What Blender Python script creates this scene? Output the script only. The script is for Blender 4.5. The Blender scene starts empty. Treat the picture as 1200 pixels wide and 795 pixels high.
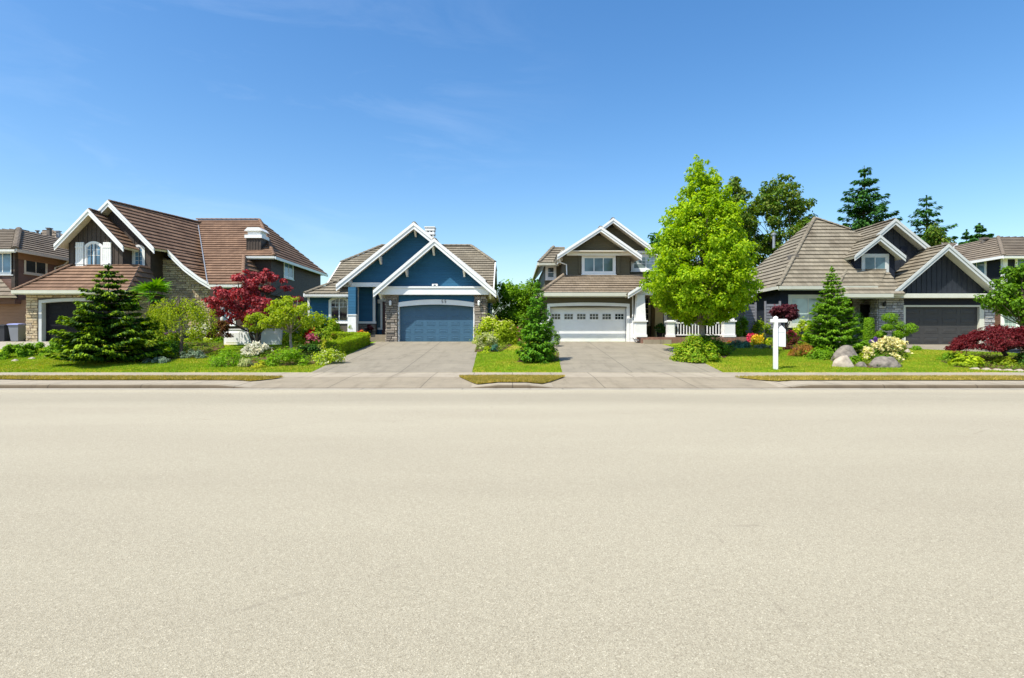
import bpy, math, random
import numpy as np
from mathutils import Vector, Matrix

random.seed(7)
RNG = np.random.default_rng(11)
C = bpy.context.scene.collection
F = 667.0            # focal length in photo pixels (20 mm on 36 mm)
EYE = 1.6
SUNV = Vector((0.40, 0.37, -0.86)).normalized()


def hx(px, Y): return (px - 600.0) * Y / F
def hz(py, Y): return EYE - (py - 397.5) * Y / F


# ------------------------------------------------------------------ terrain
def base_level(x):
    t = min(1.0, max(0.0, (x - 10.0) / 9.0))
    return 1.42 - 0.19 * t


def terrain(x, Y):
    if Y <= 18.5: return -0.06
    if Y <= 21.0: return 0.12 + (Y - 18.5) / 2.5 * 0.07
    if Y <= 22.8: return 0.19 + (Y - 21.0) / 1.8 * 0.06
    b = base_level(x)
    if Y <= 36.0: return 0.25 + (Y - 22.8) / 13.2 * (b - 0.25)
    return b


def y_at(px, py):
    """distance at which the lawn is seen at this height"""
    lo, hi = 21.0, 36.0
    for _ in range(40):
        m = 0.5 * (lo + hi)
        if 397.5 + (EYE - terrain(hx(px, m), m)) * F / m > py: lo = m
        else: hi = m
    return 0.5 * (lo + hi)


# ------------------------------------------------------------------ objects
def root_of(o):
    while o.parent: o = o.parent
    return o


def tag(o, label=None, cat=None, group=None, kind=None):
    if label: o['label'] = label
    if cat: o['category'] = cat
    if group: o['group'] = group
    if kind: o['kind'] = kind
    return o


def thing(name, label, cat, loc, group=None):
    o = bpy.data.objects.new(name, None)
    o.empty_display_size = 0.3
    C.objects.link(o); o.location = loc
    return tag(o, label, cat, group)


def copy_thing(root, loc, rz=None, label=None, scale=None):
    r = root.copy(); C.objects.link(r); r.location = loc
    if rz is not None: r.rotation_euler = (0, 0, rz)
    if scale is not None: r.scale = scale if hasattr(scale, '__len__') else (scale,) * 3
    if label: r['label'] = label
    for ch in list(root.children):
        c = ch.copy(); C.objects.link(c); c.parent = r
        for g in list(ch.children):
            d = g.copy(); C.objects.link(d); d.parent = c
    return r


class MB:
    def __init__(s):
        s.v = []; s.f = []; s.m = []; s.uv = []; s.T = None

    def face(s, pts, m=0, uv=None):
        i = len(s.v)
        if s.T is not None: pts = [s.T @ Vector(p) for p in pts]
        s.v.extend([tuple(p) for p in pts])
        s.f.append(tuple(range(i, i + len(pts)))); s.m.append(m); s.uv.append(uv)

    def box(s, x0, x1, y0, y1, z0, z1, m=0):
        if x0 > x1: x0, x1 = x1, x0
        if y0 > y1: y0, y1 = y1, y0
        if z0 > z1: z0, z1 = z1, z0
        a, b, c, d = (x0, y0), (x1, y0), (x1, y1), (x0, y1)
        q = [a, b, c, d]
        for k in range(4):
            p, r = q[k], q[(k + 1) % 4]
            s.face([(p[0], p[1], z0), (r[0], r[1], z0), (r[0], r[1], z1), (p[0], p[1], z1)], m)
        s.face([(x, y, z1) for x, y in q], m)
        s.face([(x, y, z0) for x, y in reversed(q)], m)

    def frustum(s, x0, x1, z0, z1, y0, y1, ins, m=0):
        """raised panel: base rectangle at y0, inset top rectangle at y1 (towards -Y)"""
        A = [(x0, y0, z0), (x1, y0, z0), (x1, y0, z1), (x0, y0, z1)]
        B = [(x0 + ins, y1, z0 + ins), (x1 - ins, y1, z0 + ins), (x1 - ins, y1, z1 - ins), (x0 + ins, y1, z1 - ins)]
        for k in range(4):
            s.face([A[k], A[(k + 1) % 4], B[(k + 1) % 4], B[k]], m)
        s.face(B, m)

    def prism(s, poly, y0, y1, m=0):
        """poly in (x,z) counter-clockwise seen from -Y, y0 < y1"""
        n = len(poly)
        s.face([(x, y0, z) for x, z in poly], m)
        s.face([(x, y1, z) for x, z in reversed(poly)], m)
        for k in range(n):
            a, b = poly[k], poly[(k + 1) % n]
            s.face([(b[0], y0, b[1]), (a[0], y0, a[1]), (a[0], y1, a[1]), (b[0], y1, b[1])], m)

    def prism_x(s, poly, x0, x1, m=0):
        """poly in (y,z)"""
        n = len(poly)
        s.face([(x0, y, z) for y, z in reversed(poly)], m)
        s.face([(x1, y, z) for y, z in poly], m)
        for k in range(n):
            a, b = poly[k], poly[(k + 1) % n]
            s.face([(x0, a[0], a[1]), (x0, b[0], b[1]), (x1, b[0], b[1]), (x1, a[0], a[1])], m)

    def ring(s, out, inn, y0, y1, m=0):
        """frame between two outlines with equal point counts, (x,z), front y0"""
        n = len(out)
        for k in range(n):
            a, b, c, d = out[k], out[(k + 1) % n], inn[(k + 1) % n], inn[k]
            s.face([(a[0], y0, a[1]), (b[0], y0, b[1]), (c[0], y0, c[1]), (d[0], y0, d[1])], m)
            s.face([(b[0], y0, b[1]), (a[0], y0, a[1]), (a[0], y1, a[1]), (b[0], y1, b[1])], m)
            s.face([(d[0], y0, d[1]), (c[0], y0, c[1]), (c[0], y1, c[1]), (d[0], y1, d[1])], m)

    def beam(s, a, b, w, h, m=0, up=(0, 0, 1)):
        a, b = Vector(a), Vector(b)
        d = (b - a).normalized(); up = Vector(up)
        r = d.cross(up).normalized(); u = r.cross(d)
        q = [r * (sx * w / 2) + u * (sz * h / 2) for sx, sz in ((-1, -1), (1, -1), (1, 1), (-1, 1))]
        A = [a + p for p in q]; B = [b + p for p in q]
        for k in range(4):
            s.face([A[k], A[(k + 1) % 4], B[(k + 1) % 4], B[k]], m)
        s.face(list(reversed(A)), m); s.face(B, m)

    def tube(s, pts, radii, n=8, m=0, cap=True):
        pts = [Vector(p) for p in pts]
        rings = []
        for i, p in enumerate(pts):
            d = (pts[min(i + 1, len(pts) - 1)] - pts[max(i - 1, 0)]).normalized()
            ref = Vector((1, 0, 0)) if abs(d.x) < 0.8 else Vector((0, 1, 0))
            r = d.cross(ref).normalized(); u = d.cross(r)
            R = radii[i] if hasattr(radii, '__len__') else radii
            rings.append([p + (r * math.cos(t) + u * math.sin(t)) * R for t in [2 * math.pi * k / n for k in range(n)]])
        for i in range(len(rings) - 1):
            for k in range(n):
                s.face([rings[i][k], rings[i][(k + 1) % n], rings[i + 1][(k + 1) % n], rings[i + 1][k]], m)
        if cap:
            s.face(rings[-1], m); s.face(list(reversed(rings[0])), m)

    def lathe(s, c, prof, n=16, m=0):
        """prof list of (r,z) about vertical axis at c"""
        for i in range(len(prof) - 1):
            (r0, z0), (r1, z1) = prof[i], prof[i + 1]
            for k in range(n):
                a0, a1 = 2 * math.pi * k / n, 2 * math.pi * (k + 1) / n
                P = lambda r, z, a: (c[0] + r * math.cos(a), c[1] + r * math.sin(a), c[2] + z)
                if r0 < 1e-6: s.face([P(r0, z0, a0), P(r1, z1, a1), P(r1, z1, a0)], m)
                elif r1 < 1e-6: s.face([P(r0, z0, a0), P(r0, z0, a1), P(r1, z1, a0)], m)
                else: s.face([P(r0, z0, a0), P(r0, z0, a1), P(r1, z1, a1), P(r1, z1, a0)], m)

    def build(s, name, mats, parent=None, smooth=False, origin=None, merge=False):
        if not isinstance(mats, (list, tuple)): mats = [mats]
        off = Vector((0, 0, 0))
        if parent is not None: off = root_of(parent).location
        elif origin is not None: off = Vector(origin)
        me = bpy.data.meshes.new(name)
        me.from_pydata([(x - off.x, y - off.y, z - off.z) for x, y, z in s.v], [], s.f)
        for mt in mats: me.materials.append(mt)
        me.polygons.foreach_set('material_index', s.m)
        if any(u is not None for u in s.uv):
            ul = me.uv_layers.new(name='UVMap')
            dat = []
            for f, u in zip(s.f, s.uv):
                if u is None: dat.extend([0.0] * (2 * len(f)))
                else:
                    for p in u: dat.extend(p)
            ul.data.foreach_set('uv', dat)
        if merge:
            import bmesh
            bm = bmesh.new(); bm.from_mesh(me)
            bmesh.ops.remove_doubles(bm, verts=bm.verts, dist=1e-4)
            bm.to_mesh(me); bm.free()
        if smooth: me.polygons.foreach_set('use_smooth', [True] * len(me.polygons))
        me.update()
        o = bpy.data.objects.new(name, me); C.objects.link(o)
        if parent is not None: o.parent = parent
        elif origin is not None: o.location = off
        return o


def clip(poly, axis, val, keep_ge):
    out = []
    n = len(poly)
    for k in range(n):
        a, b = poly[k], poly[(k + 1) % n]
        da, db = a[axis] - val, b[axis] - val
        if not keep_ge: da, db = -da, -db
        if da >= 0: out.append(a)
        if (da > 0 and db < 0) or (da < 0 and db > 0):
            t = da / (da - db)
            out.append(tuple(a[i] + (b[i] - a[i]) * t for i in range(len(a))))
    return out


def drape(mb, poly, off, m=0, fn=terrain, stepx=2.0):
    """lay a plan polygon on the terrain, split where the terrain bends"""
    ys = sorted(p[1] for p in poly); xs = sorted(p[0] for p in poly)
    cuts = sorted(set([ys[0], ys[-1]] + [c for c in (18.5, 21.0, 22.8, 36.0) if ys[0] < c < ys[-1]]))
    xc = [xs[0]]
    for c in (10.0, 11.5, 13, 14.5, 16, 17.5, 19.0):
        if xs[0] < c < xs[-1]: xc.append(c)
    xc.append(xs[-1])
    e = 1e-6
    for a, b in zip(cuts, cuts[1:]):
        q = clip(clip(poly, 1, a, True), 1, b, False)
        if len(q) < 3: continue
        for c, d in zip(xc, xc[1:]):
            r = clip(clip(q, 0, c, True), 0, d, False)
            if len(r) >= 3:
                ym = 0.5 * (a + b)
                pts = []
                for p in r:
                    yy = min(max(p[1], a + 1e-4), b - 1e-4)
                    pts.append((p[0], p[1], fn(p[0], yy) + off))
                mb.face(pts, m)


# ------------------------------------------------------------------ materials
def new_mat(name):
    m = bpy.data.materials.new(name); m.use_nodes = True
    nt = m.node_tree; nt.nodes.clear()
    out = nt.nodes.new('ShaderNodeOutputMaterial')
    b = nt.nodes.new('ShaderNodeBsdfPrincipled')
    nt.links.new(b.outputs[0], out.inputs[0])
    return m, nt, b


def node(nt, typ, **kw):
    n = nt.nodes.new(typ)
    for k, v in kw.items():
        if k in n.inputs: n.inputs[k].default_value = v
        else: setattr(n, k, v)
    return n


def ramp(nt, fac, stops):
    r = nt.nodes.new('ShaderNodeValToRGB')
    el = r.color_ramp.elements
    while len(el) > 1: el.remove(el[-1])
    el[0].position = stops[0][0]; el[0].color = (*stops[0][1], 1)
    for p, c in stops[1:]:
        e = el.new(p); e.color = (*c, 1)
    nt.links.new(fac, r.inputs[0])
    return r.outputs[0]


def mul(c, k): return tuple(min(1.0, x * k) for x in c)


def noise_tex(nt, scale, detail=4, rough=0.55, vec=None, stretch=None):
    n = node(nt, 'ShaderNodeTexNoise', Scale=scale, Detail=detail, Roughness=rough)
    if vec is None:
        tc = nt.nodes.new('ShaderNodeTexCoord'); vec = tc.outputs['Object']
    if stretch:
        mp = nt.nodes.new('ShaderNodeMapping'); mp.inputs['Scale'].default_value = stretch
        nt.links.new(vec, mp.inputs[0]); vec = mp.outputs[0]
    nt.links.new(vec, n.inputs['Vector'])
    return n.outputs[0]


def plain(name, col, rough=0.6, var=0.10, vs=2.5, bump=0.0, bs=60, spec=0.35, metal=0.0):
    m, nt, b = new_mat(name)
    f = noise_tex(nt, vs)
    nt.links.new(ramp(nt, f, [(0.3, mul(col, 1 - var)), (0.7, mul(col, 1 + var))]), b.inputs['Base Color'])
    b.inputs['Roughness'].default_value = rough
    b.inputs['Specular IOR Level'].default_value = spec
    b.inputs['Metallic'].default_value = metal
    if bump:
        f2 = noise_tex(nt, bs)
        bp = node(nt, 'ShaderNodeBump', Strength=1.0, Distance=bump)
        nt.links.new(f2, bp.inputs['Height']); nt.links.new(bp.outputs[0], b.inputs['Normal'])
    return m


def lap_siding(name, col, pitch=0.17, depth=0.018, var=0.10, rough=0.55):
    """horizontal lap boards: each board tilts out towards its lower edge"""
    m, nt, b = new_mat(name)
    tc = nt.nodes.new('ShaderNodeTexCoord')
    sp = nt.nodes.new('ShaderNodeSeparateXYZ'); nt.links.new(tc.outputs['Object'], sp.inputs[0])
    d = node(nt, 'ShaderNodeMath', operation='DIVIDE'); d.inputs[1].default_value = pitch
    nt.links.new(sp.outputs[2], d.inputs[0])
    fr = node(nt, 'ShaderNodeMath', operation='FRACT'); nt.links.new(d.outputs[0], fr.inputs[0])
    inv = node(nt, 'ShaderNodeMath', operation='SUBTRACT'); inv.inputs[0].default_value = 1.0
    nt.links.new(fr.outputs[0], inv.inputs[1])
    bp = node(nt, 'ShaderNodeBump', Strength=1.0, Distance=depth)
    nt.links.new(inv.outputs[0], bp.inputs['Height']); nt.links.new(bp.outputs[0], b.inputs['Normal'])
    fl = node(nt, 'ShaderNodeMath', operation='FLOOR'); nt.links.new(d.outputs[0], fl.inputs[0])
    wn = node(nt, 'ShaderNodeTexWhiteNoise', noise_dimensions='1D'); nt.links.new(fl.outputs[0], wn.inputs['W'])
    f = noise_tex(nt, 1.2, stretch=(1, 1, 6))
    mx = node(nt, 'ShaderNodeMath', operation='MULTIPLY_ADD'); mx.inputs[1].default_value = 0.35
    nt.links.new(wn.outputs['Value'], mx.inputs[0]); nt.links.new(f, mx.inputs[2])
    nt.links.new(ramp(nt, mx.outputs[0], [(0.35, mul(col, 1 - var)), (0.95, mul(col, 1 + var))]), b.inputs['Base Color'])
    b.inputs['Roughness'].default_value = rough
    b.inputs['Specular IOR Level'].default_value = 0.15
    return m


def tile_mat(name, c1, c2, c3, course):
    m, nt, b = new_mat(name)
    uv = nt.nodes.new('ShaderNodeUVMap'); uv.uv_map = 'UVMap'
    br = nt.nodes.new('ShaderNodeTexBrick')
    br.offset = 0.5
    br.inputs['Scale'].default_value = 1.0
    br.inputs['Brick Width'].default_value = 0.33
    br.inputs['Row Height'].default_value = course
    br.inputs['Mortar Size'].default_value = 0.008
    br.inputs['Color1'].default_value = (*c1, 1); br.inputs['Color2'].default_value = (*c2, 1)
    br.inputs['Mortar'].default_value = (*mul(c1, 0.55), 1)
    nt.links.new(uv.outputs[0], br.inputs['Vector'])
    f = noise_tex(nt, 0.55, 5, 0.6)
    mx = node(nt, 'ShaderNodeMix', data_type='RGBA', blend_type='MULTIPLY')
    mx.inputs[0].default_value = 1.0
    nt.links.new(br.outputs[0], mx.inputs[6])
    nt.links.new(ramp(nt, f, [(0.30, (0.66, 0.63, 0.60)), (0.45, (0.90, 0.89, 0.87)), (0.58, (1.0, 1.0, 0.98)), (0.74, (1.16, 1.13, 1.06))]), mx.inputs[7])
    f3 = noise_tex(nt, 9, 4, 0.7)
    mx2 = node(nt, 'ShaderNodeMix', data_type='RGBA', blend_type='MIX')
    nt.links.new(ramp(nt, f3, [(0.55, (0, 0, 0)), (0.75, (0.6, 0.6, 0.6))]), mx2.inputs[0])
    nt.links.new(mx.outputs[2], mx2.inputs[6]); mx2.inputs[7].default_value = (*c3, 1)
    nt.links.new(mx2.outputs[2], b.inputs['Base Color'])
    b.inputs['Roughness'].default_value = 0.8
    b.inputs['Specular IOR Level'].default_value = 0.2
    f2 = noise_tex(nt, 30)
    bp = node(nt, 'ShaderNodeBump', Strength=0.6, Distance=0.01)
    nt.links.new(f2, bp.inputs['Height']); nt.links.new(bp.outputs[0], b.inputs['Normal'])
    return m


def island_mat(name, stops, rough=0.85, bump=0.012, bs=25, spec=0.2):
    m, nt, b = new_mat(name)
    g = nt.nodes.new('ShaderNodeNewGeometry')
    c = ramp(nt, g.outputs['Random Per Island'], stops)
    f = noise_tex(nt, 14, 5, 0.65)
    mx = node(nt, 'ShaderNodeMix', data_type='RGBA', blend_type='MULTIPLY'); mx.inputs[0].default_value = 1
    nt.links.new(c, mx.inputs[6]); nt.links.new(ramp(nt, f, [(0.3, (0.72, 0.72, 0.72)), (0.7, (1.15, 1.13, 1.1))]), mx.inputs[7])
    nt.links.new(mx.outputs[2], b.inputs['Base Color'])
    b.inputs['Roughness'].default_value = rough; b.inputs['Specular IOR Level'].default_value = spec
    f2 = noise_tex(nt, bs)
    bp = node(nt, 'ShaderNodeBump', Strength=0.8, Distance=bump)
    nt.links.new(f2, bp.inputs['Height']); nt.links.new(bp.outputs[0], b.inputs['Normal'])
    return m


def leaf_mat(name, stops, trans=0.35, tcol=None, rough=0.6, spec=0.14):
    m, nt, b = new_mat(name)
    g = nt.nodes.new('ShaderNodeNewGeometry')
    cs = [(i / max(1, len(stops) - 1), c) for i, c in enumerate(stops)]
    col = ramp(nt, g.outputs['Random Per Island'], cs)
    f = noise_tex(nt, 1.3, 3)
    mx = node(nt, 'ShaderNodeMix', data_type='RGBA', blend_type='MULTIPLY'); mx.inputs[0].default_value = 1
    nt.links.new(col, mx.inputs[6]); nt.links.new(ramp(nt, f, [(0.3, (0.8, 0.82, 0.8)), (0.7, (1.2, 1.18, 1.1))]), mx.inputs[7])
    nt.links.new(mx.outputs[2], b.inputs['Base Color'])
    b.inputs['Roughness'].default_value = rough; b.inputs['Specular IOR Level'].default_value = spec
    t = nt.nodes.new('ShaderNodeBsdfTranslucent')
    hs = node(nt, 'ShaderNodeHueSaturation', Saturation=1.2, Value=1.6)
    nt.links.new(mx.outputs[2], hs.inputs['Color'])
    nt.links.new(hs.outputs[0], t.inputs['Color'])
    ms = nt.nodes.new('ShaderNodeMixShader'); ms.inputs[0].default_value = trans
    out = [n for n in nt.nodes if n.type == 'OUTPUT_MATERIAL'][0]
    nt.links.new(b.outputs[0], ms.inputs[1]); nt.links.new(t.outputs[0], ms.inputs[2])
    nt.links.new(ms.outputs[0], out.inputs[0])
    return m


MT = {}
MT['white'] = plain('white paint', (0.78, 0.78, 0.76), 0.45, 0.05, 1.5)
MT['cream'] = plain('cream soffit paint', (0.68, 0.62, 0.50), 0.6, 0.06)
MT['white_siding'] = lap_siding('white siding', (0.74, 0.74, 0.73), 0.2, 0.01, 0.04)
MT['blue_siding'] = lap_siding('blue lap siding', (0.024, 0.104, 0.188), 0.17, 0.024)
MT['blue_door'] = plain('blue door paint', (0.050, 0.120, 0.188), 0.42, 0.06)
MT['brown_board'] = plain('dark brown boards', (0.060, 0.044, 0.034), 0.65, 0.22, 6)
MT['brown_siding'] = lap_siding('dark brown siding', (0.052, 0.034, 0.026), 0.17, 0.018)
MT['black_door'] = plain('near black door', (0.010, 0.010, 0.011), 0.6, 0.1, spec=0.15)
MT['taupe_siding'] = lap_siding('taupe siding', (0.108, 0.095, 0.060), 0.15, 0.012, 0.06)
MT['dark_siding'] = lap_siding('charcoal siding', (0.016, 0.019, 0.028), 0.19, 0.02)
MT['dark_board'] = plain('charcoal boards', (0.020, 0.024, 0.032), 0.6, 0.15, 4)
MT['dark_door'] = plain('dark grey garage door', (0.052, 0.050, 0.048), 0.5, 0.08)
MT['grey_trim'] = plain('pale grey trim', (0.52, 0.54, 0.52), 0.55, 0.06)
MT['sage_trim'] = plain('sage cream trim', (0.60, 0.60, 0.50), 0.55, 0.05)
MT['tan_siding'] = lap_siding('tan siding', (0.30, 0.175, 0.105), 0.2, 0.015)
MT['mauve_siding'] = lap_siding('mauve brown siding', (0.17, 0.105, 0.085), 0.18, 0.015)
MT['brick_siding'] = lap_siding('reddish brown siding', (0.13, 0.065, 0.045), 0.16, 0.015)
MT['maroon'] = plain('maroon door', (0.06, 0.014, 0.016), 0.4, 0.1)
MT['wood_dark'] = plain('dark wood', (0.07, 0.04, 0.025), 0.55, 0.25, 8)
MT['ochre_wall'] = plain('ochre wall', (0.50, 0.40, 0.20), 0.7, 0.06)
MT['bronze'] = plain('weathered metal', (0.14, 0.12, 0.10), 0.5, 0.15)
MT['black_iron'] = plain('black iron', (0.015, 0.015, 0.016), 0.45, 0.1)
MT['grey_metal'] = plain('galvanised metal', (0.32, 0.34, 0.36), 0.45, 0.1, metal=0.4)
TAN = tile_mat('tan roof tile', (0.200, 0.174, 0.130), (0.268, 0.235, 0.178), (0.12, 0.103, 0.082), 0.40)
TANW = tile_mat('warm tan roof tile', (0.225, 0.178, 0.128), (0.290, 0.232, 0.170), (0.13, 0.105, 0.082), 0.40)
RED = tile_mat('red brown roof tile', (0.180, 0.110, 0.073), (0.245, 0.152, 0.100), (0.11, 0.074, 0.053), 0.40)
GRY = tile_mat('grey roof tile', (0.19, 0.155, 0.12), (0.235, 0.195, 0.15), (0.12, 0.10, 0.085), 0.40)
MT['stone_cream'] = island_mat('cream ledge stone', [(0.0, (0.50, 0.38, 0.22)), (0.35, (0.60, 0.50, 0.33)), (0.7, (0.44, 0.35, 0.23)), (0.86, (0.24, 0.18, 0.14)), (1.0, (0.64, 0.56, 0.42))])
MT['stone_grey'] = island_mat('grey ledge stone', [(0.0, (0.215, 0.185, 0.155)), (0.3, (0.32, 0.275, 0.225)), (0.6, (0.165, 0.145, 0.125)), (0.85, (0.39, 0.34, 0.28)), (1.0, (0.45, 0.40, 0.335))])
MT['stone_blue'] = island_mat('blue grey ledge stone', [(0.0, (0.33, 0.335, 0.34)), (0.3, (0.46, 0.46, 0.46)), (0.6, (0.24, 0.245, 0.25)), (0.85, (0.54, 0.53, 0.51)), (1.0, (0.62, 0.60, 0.57))])
MT['mortar'] = plain('mortar', (0.12, 0.10, 0.08), 0.9, 0.2, 10)
MT['granite'] = plain('boulder granite', (0.185, 0.16, 0.132), 0.9, 0.4, 5, 0.03, 12)
MT['granite_pale'] = plain('pale boulder', (0.37, 0.315, 0.245), 0.9, 0.25, 4, 0.02, 12)
MT['bark'] = plain('bark', (0.13, 0.10, 0.075), 0.95, 0.35, 12, 0.02, 30)
MT['bark_pale'] = plain('pale bark', (0.27, 0.23, 0.18), 0.9, 0.25, 10, 0.02, 30)
MT['bark_dark'] = plain('dark bark', (0.055, 0.042, 0.035), 0.95, 0.3, 12, 0.02, 30)
MT['bin_grey'] = plain('grey plastic', (0.20, 0.21, 0.23), 0.5, 0.05)
MT['bin_dark'] = plain('dark plastic', (0.035, 0.037, 0.045), 0.5, 0.05)
MT['bin_blue'] = plain('pale blue plastic', (0.30, 0.34, 0.62), 0.45, 0.04)
MT['plank'] = plain('weathered deck wood', (0.22, 0.12, 0.085), 0.7, 0.25, 6)
MT['lattice'] = plain('grey stained slats', (0.20, 0.20, 0.22), 0.7, 0.2, 6)
MT['blind'] = plain('pale window blind', (0.60, 0.62, 0.56), 0.8, 0.05)
MT['digit'] = plain('dark numerals', (0.16, 0.16, 0.165), 0.5, 0.05)


def glass_mat(name, col, rough=0.06):
    m, nt, b = new_mat(name)
    f = noise_tex(nt, 0.9, 2)
    nt.links.new(ramp(nt, f, [(0.35, mul(col, 0.6)), (0.65, mul(col, 1.4))]), b.inputs['Base Color'])
    b.inputs['Roughness'].default_value = rough
    b.inputs['IOR'].default_value = 1.5
    b.inputs['Specular IOR Level'].default_value = 0.6
    return m


MT['glass'] = glass_mat('dark window glass', (0.022, 0.032, 0.036))
MT['glass_sky'] = glass_mat('bluish window glass', (0.10, 0.20, 0.30))
MT['glass_pale'] = glass_mat('window glass over pale blind', (0.32, 0.40, 0.38))
MT['glass_teal'] = glass_mat('teal window glass', (0.09, 0.15, 0.17))
# ------------------------------------------------------------------ ground materials
def asphalt():
    m, nt, b = new_mat('pale worn asphalt')
    tc = nt.nodes.new('ShaderNodeTexCoord'); vec = tc.outputs['Object']
    v = node(nt, 'ShaderNodeTexVoronoi', Scale=150.0); nt.links.new(vec, v.inputs['Vector'])
    grain = ramp(nt, v.outputs['Color'], [(0.0, (0.222, 0.192, 0.140)), (0.35, (0.338, 0.301, 0.226)), (0.75, (0.396, 0.356, 0.270)), (1.0, (0.575, 0.525, 0.41))])
    big = noise_tex(nt, 0.35, 5, 0.6, vec, (0.25, 1.0, 1.0))
    mx = node(nt, 'ShaderNodeMix', data_type='RGBA', blend_type='MULTIPLY'); mx.inputs[0].default_value = 1
    nt.links.new(grain, mx.inputs[6])
    nt.links.new(ramp(nt, big, [(0.3, (0.93, 0.92, 0.91)), (0.7, (1.05, 1.05, 1.04))]), mx.inputs[7])
    # lengthwise wear: pale dusty gutter band and a slightly greyer lane band
    sp = nt.nodes.new('ShaderNodeSeparateXYZ'); nt.links.new(vec, sp.inputs[0])
    wob = noise_tex(nt, 0.22, 3, 0.5, vec)
    ad = node(nt, 'ShaderNodeMath', operation='MULTIPLY_ADD'); ad.inputs[1].default_value = 1.6
    nt.links.new(wob, ad.inputs[0]); nt.links.new(sp.outputs[1], ad.inputs[2])
    dv = node(nt, 'ShaderNodeMath', operation='DIVIDE'); dv.inputs[1].default_value = 20.0
    nt.links.new(ad.outputs[0], dv.inputs[0])
    band = ramp(nt, dv.outputs[0], [(0.0, (0.90, 0.90, 0.86)), (0.30, (0.98, 0.98, 0.96)), (0.55, (1.04, 1.04, 1.03)), (0.71, (1.07, 1.07, 1.06)),
                                    (0.78, (0.93, 0.93, 0.92)), (0.86, (0.95, 0.95, 0.94)), (0.91, (1.12, 1.11, 1.08)), (1.0, (1.14, 1.13, 1.09))])
    mx2 = node(nt, 'ShaderNodeMix', data_type='RGBA', blend_type='MULTIPLY'); mx2.inputs[0].default_value = 1
    nt.links.new(mx.outputs[2], mx2.inputs[6]); nt.links.new(band, mx2.inputs[7])
    med = noise_tex(nt, 22, 3, 0.7, vec)
    mx3 = node(nt, 'ShaderNodeMix', data_type='RGBA', blend_type='MULTIPLY'); mx3.inputs[0].default_value = 1
    nt.links.new(mx2.outputs[2], mx3.inputs[6])
    nt.links.new(ramp(nt, med, [(0.25, (0.93, 0.93, 0.925)), (0.75, (1.06, 1.06, 1.055))]), mx3.inputs[7])
    wv = noise_tex(nt, 0.7, 6, 0.7, vec)
    cv = node(nt, 'ShaderNodeTexVoronoi', Scale=0.16, feature='DISTANCE_TO_EDGE')
    wmx = node(nt, 'ShaderNodeMix', data_type='VECTOR'); wmx.inputs[0].default_value = 0.12
    nzc = node(nt, 'ShaderNodeTexNoise', Scale=1.1, Detail=6.0); nt.links.new(vec, nzc.inputs['Vector'])
    nt.links.new(vec, wmx.inputs[4]); nt.links.new(nzc.outputs[1], wmx.inputs[5]); nt.links.new(wmx.outputs[1], cv.inputs['Vector'])
    crk = ramp(nt, cv.outputs['Distance'], [(0.0, (1, 1, 1)), (0.0012, (0, 0, 0))])
    gate = ramp(nt, wv, [(0.52, (0, 0, 0)), (0.60, (0.38, 0.38, 0.38))])
    cm = node(nt, 'ShaderNodeMath', operation='MULTIPLY'); nt.links.new(crk, cm.inputs[0]); nt.links.new(gate, cm.inputs[1])
    mc = node(nt, 'ShaderNodeMix', data_type='RGBA', blend_type='MIX'); nt.links.new(cm.outputs[0], mc.inputs[0])
    nt.links.new(mx3.outputs[2], mc.inputs[6]); mc.inputs[7].default_value = (0.20, 0.17, 0.125, 1)
    nt.links.new(mc.outputs[2], b.inputs['Base Color'])
    b.inputs['Roughness'].default_value = 0.9; b.inputs['Specular IOR Level'].default_value = 0.2
    bp = node(nt, 'ShaderNodeBump', Strength=0.7, Distance=0.004)
    nt.links.new(v.outputs['Distance'], bp.inputs['Height']); nt.links.new(bp.outputs[0], b.inputs['Normal'])
    return m


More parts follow.
